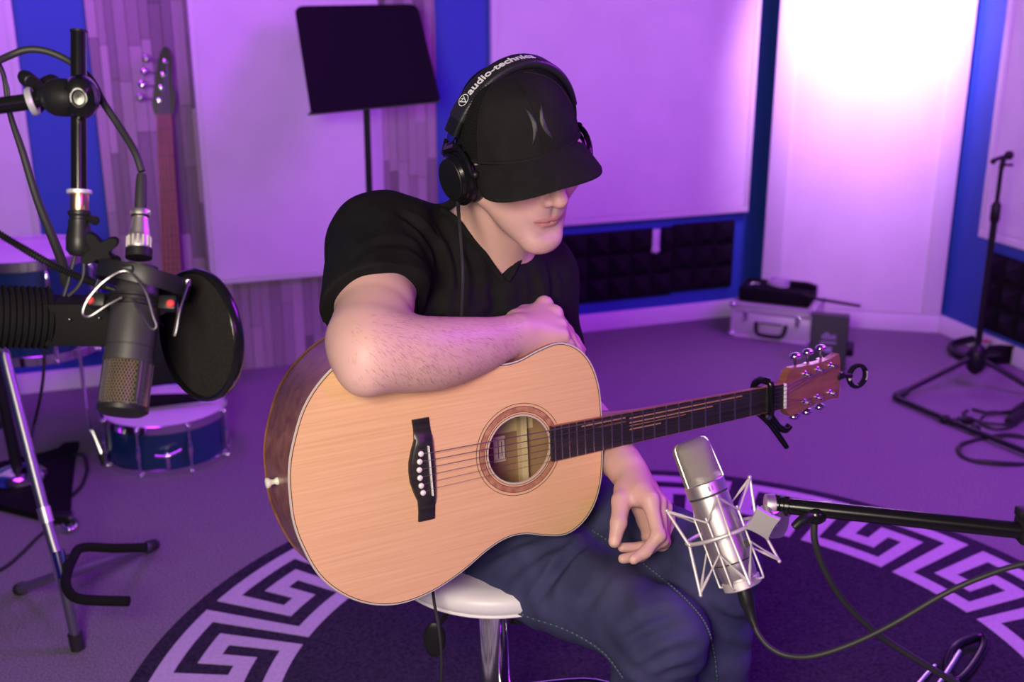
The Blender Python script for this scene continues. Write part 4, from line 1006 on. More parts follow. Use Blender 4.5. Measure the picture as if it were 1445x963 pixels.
# shock mount
sm = thing('shock_mount', 'black shock mount ring with bent wire springs around the hanging black microphone', 'shock mount', MM)
rt = Matrix.Translation((.004, .004, LMIC-.018)) @ Matrix.Rotation(.17, 4, 'Y') @ Matrix.Rotation(.10, 4, 'X')
MB().lathe([(.047, -.009), (.0505, -.0095), (.0515, 0), (.0505, .0095), (.047, .009), (.047, -.009)], 56).build('outer_ring', M['black_satin'], sm).matrix_basis = rt
MB().lathe([(R0+.001, .119), (R0+.006, .119), (R0+.006, .1225), (R0+.004, .1235), (R0+.004, .127), (R0+.006, .128), (R0+.006, .131), (R0+.001, .131)], 40).build('inner_ring', M['black_satin'], sm, sharp=25)
for s in (-1, 1):
    MB().box((s*.039, -.008, .124), (.020, .018, .016), bev=.003).build('clamp_lug', M['black_satin'], sm)
    kn_ = MB().lathe([(.0045, 0), (.0045, .002), (.003, .0035), (0, .0037)], 12, Matrix.Translation((s*.044, -.017, .122)) @ Matrix.Rotation(PI/2, 4, 'X')).build('red_screw', M['red_knob'], sm); kn_['label'] = 'small red screw'
def wire_spring(pix, dd, par):
    pts = [P(x, y, d) for (x, y), d in zip(pix, dd)]
    return MB().tube(pts, .00135, 8, 5).build('wire_spring', M['wire'], par, world=True)
wire_spring([(172, 420), (150, 432), (126, 447), (117, 441), (126, 420), (150, 395), (179, 383), (204, 409), (216, 445), (221, 461), (213, 464), (199, 443), (186, 421)], [1.215, 1.208, 1.203, 1.20, 1.20, 1.203, 1.21, 1.203, 1.20, 1.20, 1.20, 1.207, 1.215], sm)
wire_spring([(266, 397), (262, 412), (254, 438), (248, 470), (246, 471), (251, 440), (248, 420)], [1.255, 1.245, 1.235, 1.23, 1.23, 1.24, 1.25], sm)
wire_spring([(150, 385), (140, 400), (131, 430), (128, 425), (138, 395)], [1.30, 1.305, 1.31, 1.31, 1.305], sm)
MB().box(tuple(P(179, 380, 1.213)), (.014, .006, .008), bev=.002).build('spring_clip', M['black_satin'], sm, world=True)
MB().box(tuple(P(265, 399, 1.258)), (.006, .006, .008), bev=.0015).build('spring_clip', M['nickel'], sm, world=True)
# plug and cable
XM = frame(V(P(196, 357, 1.262)), V(P(200, 240, 1.285)-P(196, 357, 1.262)))
mcable = thing('microphone_cable', 'black cable with a silver plug arching up over the hanging black microphone', 'cable', XM)
MB().lathe([(.0145, -.006), (.0145, .004), (.0105, .006), (0, .006)], 28).build('socket_collar', M['black_satin'], mcable)
xl = MB().lathe([(.0125, .004), (.0128, .006), (.0128, .018), (.0118, .020), (.0115, .022), (.0088, .040), (.0085, .043), (.0085, .044)], 28)
for i in range(14): xl.box((.0126*math.cos(2*PI*i/14), .0126*math.sin(2*PI*i/14), .012), (.0022, .0032, .012), Matrix.Identity(4))
xl.lathe([(.0085, .043), (.0112, .0435), (.0115, .0485), (.0105, .050), (.006, .050)], 28); xl.build('plug', M['nickel'], mcable)
MB().box((.0105, -.003, .0465), (.004, .004, .003)).build('clamp_screw', M['nickel'], mcable)
MB().lathe([(.0065, .049), (.0068, .060), (.006, .085), (.0052, .093), (0, .093)], 20).build('boot', M['black_rubber'], mcable)
MB().tube([P(200, 242, 1.285), P(190, 214, 1.288), (P(168, 178, 1.30)), P(146, 145, 1.305), P(128, 112, 1.31), P(100, 88, 1.315), P(68, 73, 1.31), P(40, 70, 1.305), P(15, 78, 1.30), P(-30, 100, 1.28), P(-120, 150, 1.27), P(-240, 190, 1.26)], .0042, 10, 5).build('cord', M['black_rubber'], mcable, world=True)
cb2 = MB().tube([P(-3, 88, 1.31), P(6, 110, 1.315), P(14, 160, 1.32), P(32, 215, 1.34), P(52, 280, 1.36), P(72, 330, 1.38), P(88, 372, 1.40), P(92, 400, 1.42)], [.0030, .003, .0034, .0045, .0050, .0058, .0062, .006], 10, 5).build('cable', M['black_rubber']); tag(cb2, 'thick black cable hanging from the top left behind the boom arm', 'cable')
cb2 = MB().tube([P(0, 95, 1.30), P(10, 120, 1.30), P(12, 132, 1.30), P(10, 150, 1.30), P(-20, 160, 1.30)], .0018, 8, 4).build('cable', M['black_rubber']); tag(cb2, 'thin black cable loop at the left edge beside the boom arm', 'cable')
cb2 = MB().tube([P(70, 400, 2.6), P(63, 470, 2.62), P(62, 520, 2.65), P(57, 560, 2.68), P(48, 600, 2.72), P(42, 625, 2.75), G(36, 650)+zd*.006, G(8, 668)+zd*.006], .0038, 8, 5).build('cable', M['black_rubber']); tag(cb2, 'black cable hanging in front of the blue floor tom', 'cable')
# boom arm
bo = thing('boom_arm', 'black tubular boom arm with a clamp holding the hanging black microphone', 'microphone stand', V(P(106, 137, 1.28)))
tube_end = P(72, 132, 1.275)
xe = P(-300, 190, 1.12)
MB().tube([tube_end, P(45, 143, 1.27), xe], .0092, 20).build('tube', M['black_gloss'], bo, world=True)
RM = frame(V(P(46, 143, 1.27)), V(P(0, 155, 1.265)-P(46, 143, 1.27)))
MB().lathe([(.010, -.003), (.0152, -.003), (.0165, .0), (.0152, .004), (.010, .004), (.010, -.003)], 32, RM).build('ring', M['satin_silver'], bo, world=True)
CM_ = frame(V(P(60, 136, 1.275)), V(P(128, 140, 1.25)-P(60, 136, 1.275)))
MB().lathe([(.0105, 0), (.0115, .006), (.0115, .012), (.019, .016), (.021, .022), (.021, .034), (.016, .044), (.014, .05), (0, .052)], 32, CM_).build('clamp_body', M['black_satin'], bo, world=True)
FM = frame(V(P(114, 137, 1.268)), V(np.array([.25, -1, .05])))
MB().lathe([(0, .018), (.006, .0185), (.0075, .0225), (.009, .0225), (.0165, .018), (.0185, .010), (.0195, 0), (.0195, -.012)], 32, FM @ Matrix.Scale(1.25, 4, (0, 1, 0))).build('clamp_face', M['black_gloss'], bo, world=True, sharp=30)
kn = MB(); KM = frame(V(P(56, 126, 1.30)), V(np.array([-.6, .55, .25])))
star = []
for i in range(30):
    a = 2*PI*i/30; star.append(((.018+.010*math.cos(3*a))*math.cos(a), (.018+.010*math.cos(3*a))*math.sin(a)))
kn.prism(star, -.008, .010, KM); kn.build('wing_knob', M['black_satin'], bo, world=True, bevel=.002)
MB().tube([P(111, 45, 1.285), P(111.5, 270, 1.285)], .0089, 24).build('drop_tube', M['black_gloss'], bo, world=True)
MB().tube([P(111, 43, 1.285), P(111, 46, 1.285)], .0094, 24).build('tube_cap', M['black_satin'], bo, world=True)
DM = frame(V(P(112, 271, 1.285)), V(P(112, 300, 1.285)-P(112, 271, 1.285)))
MB().lathe([(.009, -.002), (.0138, -.002), (.0142, .0), (.0138, .002), (.009, .003)], 28, DM).build('collar', M['satin_silver'], bo, world=True)
ba = MB().lathe([(.0102, .002), (.0104, .003), (.0104, .021), (.0100, .022)], 28, DM).build('thread_adapter', M['brass'], bo, world=True); ba['label'] = 'brass thread adapter'
sw = MB().lathe([(.0105, .021), (.0125, .022), (.0125, .026), (.0108, .028), (.0108, .031), (.0122, .032), (.012, .038), (.0145, .052), (.0145, .066), (.010, .072), (0, .073)], 28, DM)
sw.build('swivel', M['black_satin'], bo, world=True)
MB().tube([P(125, 307, 1.283), P(135, 312, 1.275)], [.004, .0055], 10).build('locking_screw', M['black_satin'], bo, world=True)
star = []
for i in range(36):
    a = 2*PI*i/36; star.append(((.0165+.0065*math.cos(4*a))*math.cos(a), (.0165+.0065*math.cos(4*a))*math.sin(a)))
MB().prism(star, -.006, .010, frame(V(P(142, 353, 1.262)), V(np.array([.2, -1, .1])), (1, 0, .6))).build('star_knob', M['black_matte'], bo, world=True, bevel=.003)
MB().tube([P(118, 350, 1.285), P(150, 366, 1.275), P(162, 372, 1.27)], .0095, 14, 3).build('yoke', M['black_satin'], bo, world=True)
pst = np.array([-1.15, 1.02, .0]); MB().tube([pst+zd*.02, np.array([pst[0], pst[1], xe[2]])], .012, 16).tube([xe, np.array([pst[0], pst[1], xe[2]])], .0092, 12).build('post', M['black_gloss'], bo, world=True)
MB().lathe([(.14, 0), (.14, .008), (.02, .03)], 32, Matrix.Translation(V(pst))).build('base', M['black_satin'], bo, world=True)
# pop filter with gooseneck
PN = V(np.array([-.66, -.75, .10])); PM = frame(V(P(282, 473, 1.315)), PN, (1, 0, 0))
pf = thing('pop_filter', 'round black pop filter on a ribbed gooseneck in front of hanging black microphone', 'pop filter', PM)
RP = .0765
MB().lathe([(RP-.004, -.006), (RP-.001, -.0075), (RP+.001, -.004), (RP+.001, .004), (RP-.001, .0065), (RP-.004, .005), (RP-.004, -.006)], 72).build('rim', M['black_gloss'], pf)
M['mesh_cloth'] = material('mesh_cloth', (.008, .007, .007), .9, var=(.020, .017, .016), scale=500, bump=.6, bscale=900, spec=.15)
MB().lathe([(0, .002), (RP*.5, .0015), (RP-.003, 0)], 72).build('mesh_disc', M['mesh_cloth'], pf)
MB().lathe([(RP-.003, -.003), (RP*.5, -.0045), (0, -.005)], 72).build('mesh_disc', M['mesh_cloth'], pf)
gp = cat([tuple(p) for p in (P(-120, 262, 1.22), P(-50, 300, 1.235), P(0, 331, 1.25), P(35, 352, 1.262), (P(75, 375, 1.285)), (P(112, 391, 1.30)), P(140, 402, 1.315), P(200, 425, 1.335), tuple(V(P(282, 473, 1.315))-PN*.002-PM.col[0].xyz*RP))], 22)
rr = [.0040+.0009*(1 if i % 2 else -1) for i in range(len(gp))]
MB().tube(gp, rr, 10).build('gooseneck', M['black_satin'], pf, world=True, sharp=80)
# ribbed second microphone at the left edge
rb = thing('ribbed_microphone', 'black microphone with a finned cylinder and square block at the left edge', 'microphone', frame(V(P(70, 449, 1.33)), V(P(0, 447, 1.30)-P(70, 449, 1.33)), (0, 1, 0)))
L_ = .19; pr = [(.028, -.002)]; z = 0.
pr += [(.0335, .0), (.0355, .002)]
i = 0
while z < .16:
    r = .0372; pr += [(r-.0008, z+.0022), (r, z+.0032), (r-.0008, z+.0042), (r-.0035, z+.0046), (r-.0035, z+.0066)]; z += .0068
pr += [(.030, z+.004), (0, z+.006)]
MB().lathe(pr, 48, Matrix.Scale(1.0, 4, (1, 0, 0))).build('finned_housing', M['black_matte'], rb, sharp=25)
MB().box(tuple(P(122, 452, 1.325)), (.089, .045, .051), bev=.003).build('block', M['black_matte'], rb, world=True)
MB().box(tuple(P(168, 455, 1.283)), (.020, .010, .052), bev=.003).build('end_plate', M['black_matte'], rb, world=True)
for x, y in ((163, 459), (157, 481)): MB().lathe([(.0042, 0), (.0040, .003), (.002, .0036), (0, .0036)], 6, frame(V(P(x, y, 1.277)), V((0, -1, .1)))).build('bolt', M['steel_dark'], rb, world=True)
for x, y in ((98, 451), (140, 449)): MB().sphere(tuple(P(x, y, 1.295)), .0016).build('screw', M['steel_dark'], rb, world=True)
for pts in ([(110, 345), (103, 372), (95, 402), (90, 418)], [(117, 350), (118, 385), (110, 405), (96, 418)]):
    MB().tube([P(x, y, 1.30) for x, y in pts], .0021, 8, 4).build('cord', M['black_rubber'], rb, world=True)
# ================================================================ silver microphone at the right
A, B = P(1049, 829, 1.425), P(971, 622, 1.440); L_ = float(np.linalg.norm(B-A))
QM = frame(V(A), V(B-A), (1, .15, 0))
sv_ = thing('studio_microphone', 'silver studio microphone standing tilted in a wire cradle in front of the knee', 'microphone', QM)
M['weave'] = material('weave', (.26, .23, .21), .55, .7, bump=.5, scale=800, bscale=1400)
K_ = .0252
MB().lathe([(0, .0), (.0215, 0), (.0222, .003), (.0222, .014), (.0232, .016), (.0245, .034), (.0241, .0345), (.0241, .0358), (.0247, .0363), (K_, .05), (K_, .1215), (.0246, .122), (.0246, .124), (.0262, .1245), (.0262, .139), (.025, .1405), (0, .1405)], 48).build('body', M['nickel'], sv_, sharp=25)
MB().lathe([(.0249, .1218), (.0249, .1242)], 48).build('dark_line', M['ink'], sv_)  # thin dark ring in the body groove
MB().lathe([(.0246, .0344), (.0246, .0359)], 48).build('dark_line', M['ink'], sv_)
def sec(w, d, e, z, n=40): return [(w*math.copysign(abs(math.cos(2*PI*i/n))**e, math.cos(2*PI*i/n)), d*math.copysign(abs(math.sin(2*PI*i/n))**e, math.sin(2*PI*i/n)), z) for i in range(n)]
vs = []; lev = [(.0248, .0240, .95, .1395), (.0244, .0215, .8, .160), (.0238, .0175, .65, .185), (.0225, .0140, .6, L_-.006), (.0200, .0115, .6, L_-.002), (.016, .008, .7, L_)]
for w, d, e, z in lev: vs += sec(w, d, e, z)
fs = [(40*i+j, 40*i+(j+1) % 40, 40*i+40+(j+1) % 40, 40*i+40+j) for i in range(len(lev)-1) for j in range(40)]+[tuple(200+j for j in range(40))]
MB().add(vs, fs).build('head_grille', M['weave'], sv_, sharp=50)
wv = MB()
def head_pt(x, z, s, lift=.0003):                    # a point on the slanted front or back of the grille
    t = (z-.1395)/(L_-.006-.1395); d = .0240+(.0145-.0240)*t; w = .0248+(.0228-.0248)*t
    return (x*w, s*(d*max(0, 1-abs(x)**2.6)**.5+lift), z)
for s in (-1, 1):
    for i in range(24):
        u = -.9+1.8*i/23; wv.tube([head_pt(u, .142+(L_-.150)*.0+j*(L_-.152)/6, s) for j in range(6)], .00022, 3, caps=False)
    for j in range(26):
        z = .142+j*(L_-.150)/26; wv.tube([head_pt(-.9+1.8*i/10, z, s) for i in range(11)], .00022, 3, caps=False)
wv.build('weave', M['nickel'], sv_)['kind'] = 'stuff'
for s in (-1, 1): MB().tube([(s*.0243, -.010, .140), (s*.0236, -.0085, .165), (s*.0222, -.0065, L_-.006), (s*.016, -.005, L_-.0005)], .0010, 8, 4).build('head_bar', M['nickel'], sv_)
bd = MB().box((.016, -.0195, .052), (.011, .0012, .009), Matrix.Identity(4)).build('badge', M['ink'], sv_); bd['label'] = 'small dark badge'
for x in (-.0045, .0): MB().box((x, -.0263, .132), (.0018, .0006, .006)).build('mark', M['steel_dark'], sv_)
cr = thing('wire_cradle', 'silver wire shock mount cradle around the tilted silver microphone', 'shock mount', QM)
M['silver_wire'] = material('silver_wire', (.66, .62, .62), .48, .6)
M['elastic'] = material('elastic', (.50, .46, .46), .7)
RR = .047
MB().tube([(RR*math.cos(2*PI*i/48), RR*math.sin(2*PI*i/48), .074) for i in range(48)], .0026, 10, closed=True).build('ring', M['silver_wire'], cr)
AZ = [math.radians(a) for a in (188, 262, 5, 92)]
IZ = [math.radians(a) for a in (228, 318, 48, 138)]
pol = lambda r, a, z: (r*math.cos(a), r*math.sin(a), z)
for a in AZ:
    MB().tube([pol(.061, a, .124), pol(.049, a, .074), pol(.058, a, .012)], .0020, 8).sphere(pol(.061, a, .124), .0026).sphere(pol(.058, a, .012), .0026).sphere(pol(.048, a, .074), .0034).build('outer_strut', M['silver_wire'], cr)
for a in IZ:
    MB().tube([pol(.031, a, .100), pol(.0305, a, .06), pol(.031, a, .012), pol(.029, a, .006), pol(.021, a, .006)], .0015, 8, 3).build('inner_strut', M['silver_wire'], cr)
MB().lathe([(.0222, .001), (.0245, .0015), (.0245, .011), (.0222, .012)], 40).build('base_ring', M['silver_wire'], cr)
for i, a in enumerate(AZ):
    for b_ in (IZ[i], IZ[i-1]):
        for z0, z1 in ((.123, .094), (.014, .052)):
            p, q = Vector(pol(.061 if z0 > .1 else .058, a, z0)), Vector(pol(.032, b_, z1)); m1 = p.lerp(q, .38); m2 = p.lerp(q, .52)
            MB().tube([p, m1, m2, q], [.0019, .0019, .0012, .0012], 6).build('elastic', M['elastic'], cr)
# swivel of the cradle
star = []
for i in range(40):
    a = 2*PI*i/40; star.append(tuple(.0225*math.copysign(abs(q)**2.35, q) for q in (math.cos(a), math.sin(a))))
MB().prism(star, -.004, .005, frame(V(P(1076, 738, 1.385)), V((-.25, -1, .1)), (1, 0, .35))).build("star_knob", M["nickel"], cr, world=True, bevel=.0006)
MB().tube([P(1078, 738, 1.39), P(1088, 740, 1.40), P(1094, 741, 1.41)], .004, 10).build('bolt', M['chrome'], cr, world=True)
for d, x in ((0, 1094), (.006, 1098), (.012, 1102)): MB().lathe([(0, -.0015), (.0165, -.0015), (.0175, 0), (.0165, .0015), (0, .0015)], 28, frame(V(P(x, 741, 1.41+d)), V((.7, -.7, .05)))).build('joint_disc', M['nickel'], cr, world=True)
MB().tube([P(1094, 734, 1.415), P(1084, 726, 1.42), P(1082, 716, 1.425)], .0085, 12, 3).build('arm', M['nickel'], cr, world=True)
SM_ = frame(V(P(1080, 713, 1.43)), V(P(1120, 714, 1.43)-P(1080, 713, 1.43)))
MB().lathe([(0, -.001), (.0135, 0), (.0142, .004), (.0142, .011), (.012, .0125), (0, .0125)], 28, SM_).build('socket', M['nickel'], cr, world=True)
MB().tube([pol(.047, AZ[2], .074), tuple(QM.inverted() @ V(P(1076, 742, 1.40)))], .004, 8).build('neck', M['nickel'], cr)
bm2 = thing('microphone_boom', 'long black boom arm reaching in from the right to the silver microphone', 'microphone stand', V(P(1098, 713, 1.43)))
e1 = P(1430, 748, 1.36)
MB().tube([P(1092, 712.5, 1.43), e1, P(1800, 788, 1.27)], .0102, 20).build('tube', M['black_gloss'], bm2, world=True)
MB().lathe([(.0102, .0), (.0135, .001), (.0135, .006), (.0115, .008), (.0115, .012), (.013, .013), (.013, .018), (.0102, .019)], 28, frame(V(P(1092, 712.5, 1.43)), V(e1-P(1092, 712.5, 1.43)))).build('thread_collar', M['black_gloss'], bm2, world=True)
MB().sphere(tuple(P(1152, 727, 1.415)), (.014, .013, .012)).box(tuple(P(1159, 711, 1.42)), (.030, .012, .003), bev=.001).build('clip', M['black_gloss'], bm2, world=True)
MB().tube([P(1146, 730, 1.41), P(1133, 734, 1.402), P(1120, 745, 1.40)], [.007, .0065, .005], 10, 3).build('clip_lever', M['black_satin'], bm2, world=True)
MB().box(tuple(P(1446, 748, 1.36)), (.018, .03, .030), bev=.004).box(tuple(P(1442, 724, 1.36)), (.012, .02, .012), bev=.003).build('clutch', M['black_satin'], bm2, world=True)
en = P(1800, 788, 1.27); MB().tube([en, np.array([en[0], en[1], .02])], .012, 14).build('post', M['black_gloss'], bm2, world=True)
MB().lathe([(.14, 0), (.14, .01), (.02, .03)], 32, Matrix.Translation((en[0], en[1], 0))).build('base', M['black_satin'], bm2, world=True)
c3 = thing('microphone_cable', 'black cable plugged into the bottom of the tilted silver microphone', 'cable', V(P(1050, 832, 1.42)))
MB().tube([P(1048, 826, 1.425), P(1054, 850, 1.42), P(1055, 853, 1.42), P(1062, 876, 1.415), P(1066, 886, 1.412)], [.0092, .0092, .0085, .0055, .0042], 14).build('plug', M['black_satin'], c3, world=True)
MB().tube([P(1064, 880, 1.415), P(1070, 895, 1.41), P(1086, 914, 1.40), P(1112, 926, 1.39), P(1150, 926, 1.375), P(1205, 908, 1.36), P(1262, 880, 1.345), P(1330, 840, 1.33), P(1385, 815, 1.32), P(1450, 795, 1.31), P(1560, 780, 1.29), P(1780, 800, 1.26)], .0034, 10, 5).build('cord', M['black_rubber'], c3, world=True)
c4 = MB().tube([P(1149, 738, 1.42), P(1150, 765, 1.425), P(1164, 805, 1.44), P(1192, 850, 1.46), P(1240, 896, 1.48), P(1300, 935, 1.49), P(1350, 965, 1.50), P(1430, 1010, 1.52), P(1560, 1060, 1.56)], .0045, 10, 6).build('cable', M['black_rubber']); tag(c4, 'thick grey-black cable hanging from the right boom arm down to the rug', 'cable')
fo = thing('stand_foot', 'black oval loop with a chrome rod on the rug at the lower right', 'stand foot', V(G(1352, 945)))
pts = [G(1335, 955)+zd*.02, G(1345, 932)+zd*.03, G(1372, 918)+zd*.03, G(1385, 918)+zd*.03, G(1384, 932)+zd*.025, G(1365, 960)+zd*.02, G(1345, 975)+zd*.02]
MB().tube(pts, .010, 12, 6, closed=True).build('loop', M['black_gloss'], fo, world=True)
MB().tube([G(1352, 938)+zd*.03, G(1340, 958)+zd*.03, G(1322, 985)+zd*.03], .006, 10, 3).build('rod', M['chrome'], fo, world=True)
MB().tube([G(1318, 953)+zd*.02, G(1305, 966)+zd*.02, G(1285, 990)+zd*.02], .006, 10).build('rod', M['chrome'], fo, world=True)
# ================================================================ music stand
ms = thing('music_stand', 'black music stand with a wide tilted desk in front of the white panel', 'music stand', V(G(523, 490)))
c = [P(415, 9, 3.78), P(589, 6, 3.80), P(621, 139, 3.66), P(438, 157, 3.64)]
def quadpt(u, v): return c[0]*(1-u)*(1-v)+c[1]*u*(1-v)+c[2]*u*v+c[3]*(1-u)*v
nrm = np.cross(c[1]-c[0], c[3]-c[0]); nrm /= np.linalg.norm(nrm); nrm *= np.sign(-nrm[1])
def rc(u0, u1):
    out = []
    for (x, y) in rrect(1, 1, .075, 6):
        out.append((x+.5, .5-y))
    return out
d = MB(); o_ = rc(0, 1); o2 = [(u if v < .5 else (0 if u < .5 else 1), v if v < .5 else (1 if v > .9 else v)) for u, v in o_]
vs = [quadpt(u, v)-nrm*.001 for u, v in o2]+[quadpt(u, v)+nrm*.002 for u, v in o2]; n = len(o2)
d.add(vs, [tuple(range(n)), tuple(range(n, 2*n))[::-1]]+[(i, (i+1) % n, n+(i+1) % n, n+i) for i in range(n)]); d.build('desk', M['black_matte'], ms, world=True, sharp=30)
lip = [c[3], c[2], c[2]+np.array([.0, -.055, -.004]), c[3]+np.array([0, -.055, -.004])]
vs = lip+[p-zd*.003 for p in lip]; vs += [lip[3]+zd*.0, lip[2], lip[2]+zd*.012, lip[3]+zd*.012]
MB().add(lip+[p-zd*.004 for p in lip], [(0, 1, 2, 3), (7, 6, 5, 4), (0, 4, 5, 1), (1, 5, 6, 2), (2, 6, 7, 3), (3, 7, 4, 0)]).build('shelf_lip', M['black_satin'], ms, world=True)
MB().tube([quadpt(.56, .1)-nrm*.012, quadpt(.53, .98)-nrm*.012], .010, 8).build('spine', M['black_matte'], ms, world=True)
bt = G(523, 490); MB().tube([P(517, 146, 3.70), np.array([P(517, 146, 3.70)[0]-.005, P(517, 146, 3.7)[1]+.0, .08])], .0115, 14).build('pole', M['black_satin'], ms, world=True)
bx_ = P(517, 146, 3.70)
for k in range(3):
    a = .3+k*2*PI/3; MB().tube([(bx_[0], bx_[1], .12), (bx_[0]+.20*math.cos(a), bx_[1]+.20*math.sin(a), .05), (bx_[0]+.27*math.cos(a), bx_[1]+.27*math.sin(a), .012)], .009, 8, 3).build('leg', M['black_satin'], ms, world=True)
# ================================================================ bass guitar leaning by the wood wall
bl = V(np.array([-1.165, 3.70, 0])); BM = Matrix.Translation(bl) @ Matrix.Rotation(math.radians(18), 4, 'Z') @ Matrix.Rotation(math.radians(-9), 4, 'X') @ Matrix.Rotation(math.radians(2.6), 4, 'Y')
bs_ = thing('bass_guitar', 'dark bass guitar with reddish fretboard leaning against the wood boards', 'bass guitar', BM)
M['fret_red'] = material('fret_red', (.22, .065, .035), .5, var=(.30, .10, .05), scale=10, stretch=(10, 10, 1))
M['bass_black'] = material('bass_black', (.008, .007, .011), .3, spec=.3)
ob = cat([(0, .03), (-.10, .04), (-.165, .12), (-.15, .22), (-.115, .29), (-.125, .37), (-.15, .45), (-.13, .485), (-.085, .45), (-.04, .40), (.04, .40), (.08, .43), (.115, .43), (.13, .38), (.11, .30), (.13, .22), (.155, .13), (.10, .045)], 4, True)
XZ = Matrix(((1, 0, 0, 0), (0, 0, -1, 0), (0, 1, 0, 0), (0, 0, 0, 1)))
MB().prism(ob, -.02, .02, XZ).build('body', M['bass_black'], bs_, sharp=30, bevel=.004)
MB().add([(-.030, -.030, .38), (.030, -.030, .38), (.0215, -.030, .975), (-.0215, -.030, .975), (-.028, .0, .38), (.028, .0, .38), (.020, -.006, .975), (-.020, -.006, .975)], [(3, 2, 1, 0), (4, 5, 6, 7), (0, 1, 5, 4), (1, 2, 6, 5), (2, 3, 7, 6), (3, 0, 4, 7)]).build('neck', M['bass_black'], bs_)
fbb = MB().add([(-.0325, -.0345, .36), (.0325, -.0345, .36), (.0235, -.0345, .975), (-.0235, -.0345, .975), (-.0325, -.030, .36), (.0325, -.030, .36), (.0235, -.030, .975), (-.0235, -.030, .975)], [(0, 1, 2, 3), (7, 6, 5, 4), (0, 4, 5, 1), (1, 5, 6, 2), (2, 6, 7, 3), (3, 7, 4, 0)]).build('fretboard', M['fret_red'], bs_)
for k in range(1, 19):
    z = .975-.86*(1-2**(-k/12)); w = .0235+(.975-z)/.615*.009
    MB().box((0, -.035, z), (2*w, .0014, .0018)).build('fret', M['bass_black'], fbb)
for i in range(4): MB().tube([(-.024+.016*i, -.038, .16), (-.016+.0106*i, -.037, .98), (-.010+.009*i, -.034, 1.03+.035*i)], .0011, 5).build('string', M['steel_dark'], bs_)
hb = [(-.024, .97), (.023, .97), (.036, 1.005), (.040, 1.04), (.032, 1.075), (.034, 1.115), (.036, 1.15), (.028, 1.185), (.014, 1.195), (.0, 1.18), (-.012, 1.14), (-.024, 1.08), (-.034, 1.025), (-.036, 1.005)]
hbo = MB().prism(cat(hb, 3, True), -.004, .014, Matrix.Translation((0, -.02, 0)) @ XZ).build('headstock', M['bass_black'], bs_, sharp=30)
for k in range(4):
    z = 1.02+.042*k; x = -.012+.0085*k
    tn = MB().lathe([(.0085, 0), (.0085, .002), (.005, .004), (.005, .012), (.0055, .014), (0, .0142)], 14, Matrix.Translation((x, -.033, z)) @ Matrix.Rotation(PI/2, 4, 'X')).build('tuning_post', M['chrome'], hbo)
    MB().tube([(x-.02, -.022, z+.004), (x-.052, -.022, z+.008)], .0035, 8).sphere((x-.060, -.024, z+.010), (.013, .005 if k != 2 else .011, .014)).build('tuning_key', M['chrome'] if k in (1, 2) else M['steel_dark'], tn)
# ================================================================ floor tom and snare drum
M['drum_blue'] = material('drum_blue', (.008, .034, .12), .25, coat=.6, var=(.010, .044, .15), scale=20)
M['drum_head'] = material('drum_head', (.72, .70, .72), .55, bump=.08, scale=150)
def drum(name, label, cx_, cy_, z0, z1, r, nl, hoop=.022, rot=.3, legs=False, strainer=False):
    t = thing(name, label, 'drum', (cx_, cy_, 0)); T = Matrix.Translation((0, 0, 0))
    MB().lathe([(r-.012, z0+.012), (r-.006, z0+.012), (r-.006, z1-.012), (r-.012, z1-.012)], 64).build('shell', M['drum_blue'], t)
    MB().lathe([(0, z1-.005), (r-.012, z1-.005), (r-.004, z1-.008), (r-.003, z1-.012)], 64).build('drumhead', M['drum_head'], t)
    MB().lathe([(0, z0+.005), (r-.012, z0+.005)], 48).build('bottom_head', M['drum_head'], t)
    for za, zb in ((z1-.5*hoop-.004, z1+.007), (z0-.0, z0+hoop-.004)):
        MB().lathe([(r-.003, za), (r+.001, za-.001), (r+.0015, zb), (r-.001, zb+.0015), (r-.004, zb), (r-.003, za)], 64).build('hoop', M['chrome'], t, sharp=30)
    for k in range(nl):
        a = rot+2*PI*k/nl; m = Matrix.Rotation(a, 4, 'Z')
        lg = MB().tube([(r+.006, 0, z0+.006), (r+.006, 0, z1-.004)], .0032, 8, m=m)
        h = (z1-z0); zc = [.5] if h < .2 else [.16, .84]
        for q in zc: lg.tube([(r+.003, 0, z0+h*q-.03), (r+.007, 0, z0+h*q), (r+.003, 0, z0+h*q+.03)], [.004, .0085, .004], 10, 4, m=m)
        for z in (z0+.004, z1-.003): lg.sphere((r+.006, 0, z), (.0075, .007, .009), m)
        lg.build('lug', M['chrome'], t)
    return t
tomx, tomy = -1.445, 3.30
tm = drum('floor_tom', 'blue floor tom on chrome legs at the left edge by the wall', tomx, tomy, .325, .625, .19, 8, .03, rot=-.95)
for a in (-.62, .75, 2.6):
    ca, sa = math.cos(a), math.sin(a); q = lambda r, z: (r*ca, r*sa, z)
    lg = MB().tube([q(.205, .50), q(.205, .13), q(.222, .10), q(.262, .02)], .0055, 10, 2).box(q(.2, .42), (.025, .025, .05), bev=.004).build('leg', M['chrome'], tm)
    MB().tube([q(.256, .035), q(.268, .004)], .012, 12).build('rubber_foot', M['black_rubber'], lg)
sn = drum('snare_drum', 'blue snare drum with a white head standing on the carpet', -1.062, 3.24, .0, .150, .185, 8, .024, rot=-1.72)
MB().box((-.0, -.0, 0), (.012, .012, .05), Matrix.Rotation(-1.28, 4, 'Z') @ Matrix.Translation((.194, 0, .055)), bev=.002).tube([(.20, -.035, .075), (.208, 0, .073), (.20, .04, .085)], .005, 10, 4, m=Matrix.Rotation(-1.28, 4, 'Z')).build('strainer', M['chrome'], sn)
bg = MB().tube([(-1.24, 3.20, .172), (-1.10, 3.235, .172), (-.96, 3.27, .170)], [.018, .020, .013], 14, 4); bg.tube([(-.963, 3.27, .17), (-.915, 3.283, .168)], [.010, .011], 12)
tag(bg.build('mallet', M['black_matte']), 'black padded stick lying across the white snare drum head', 'mallet')
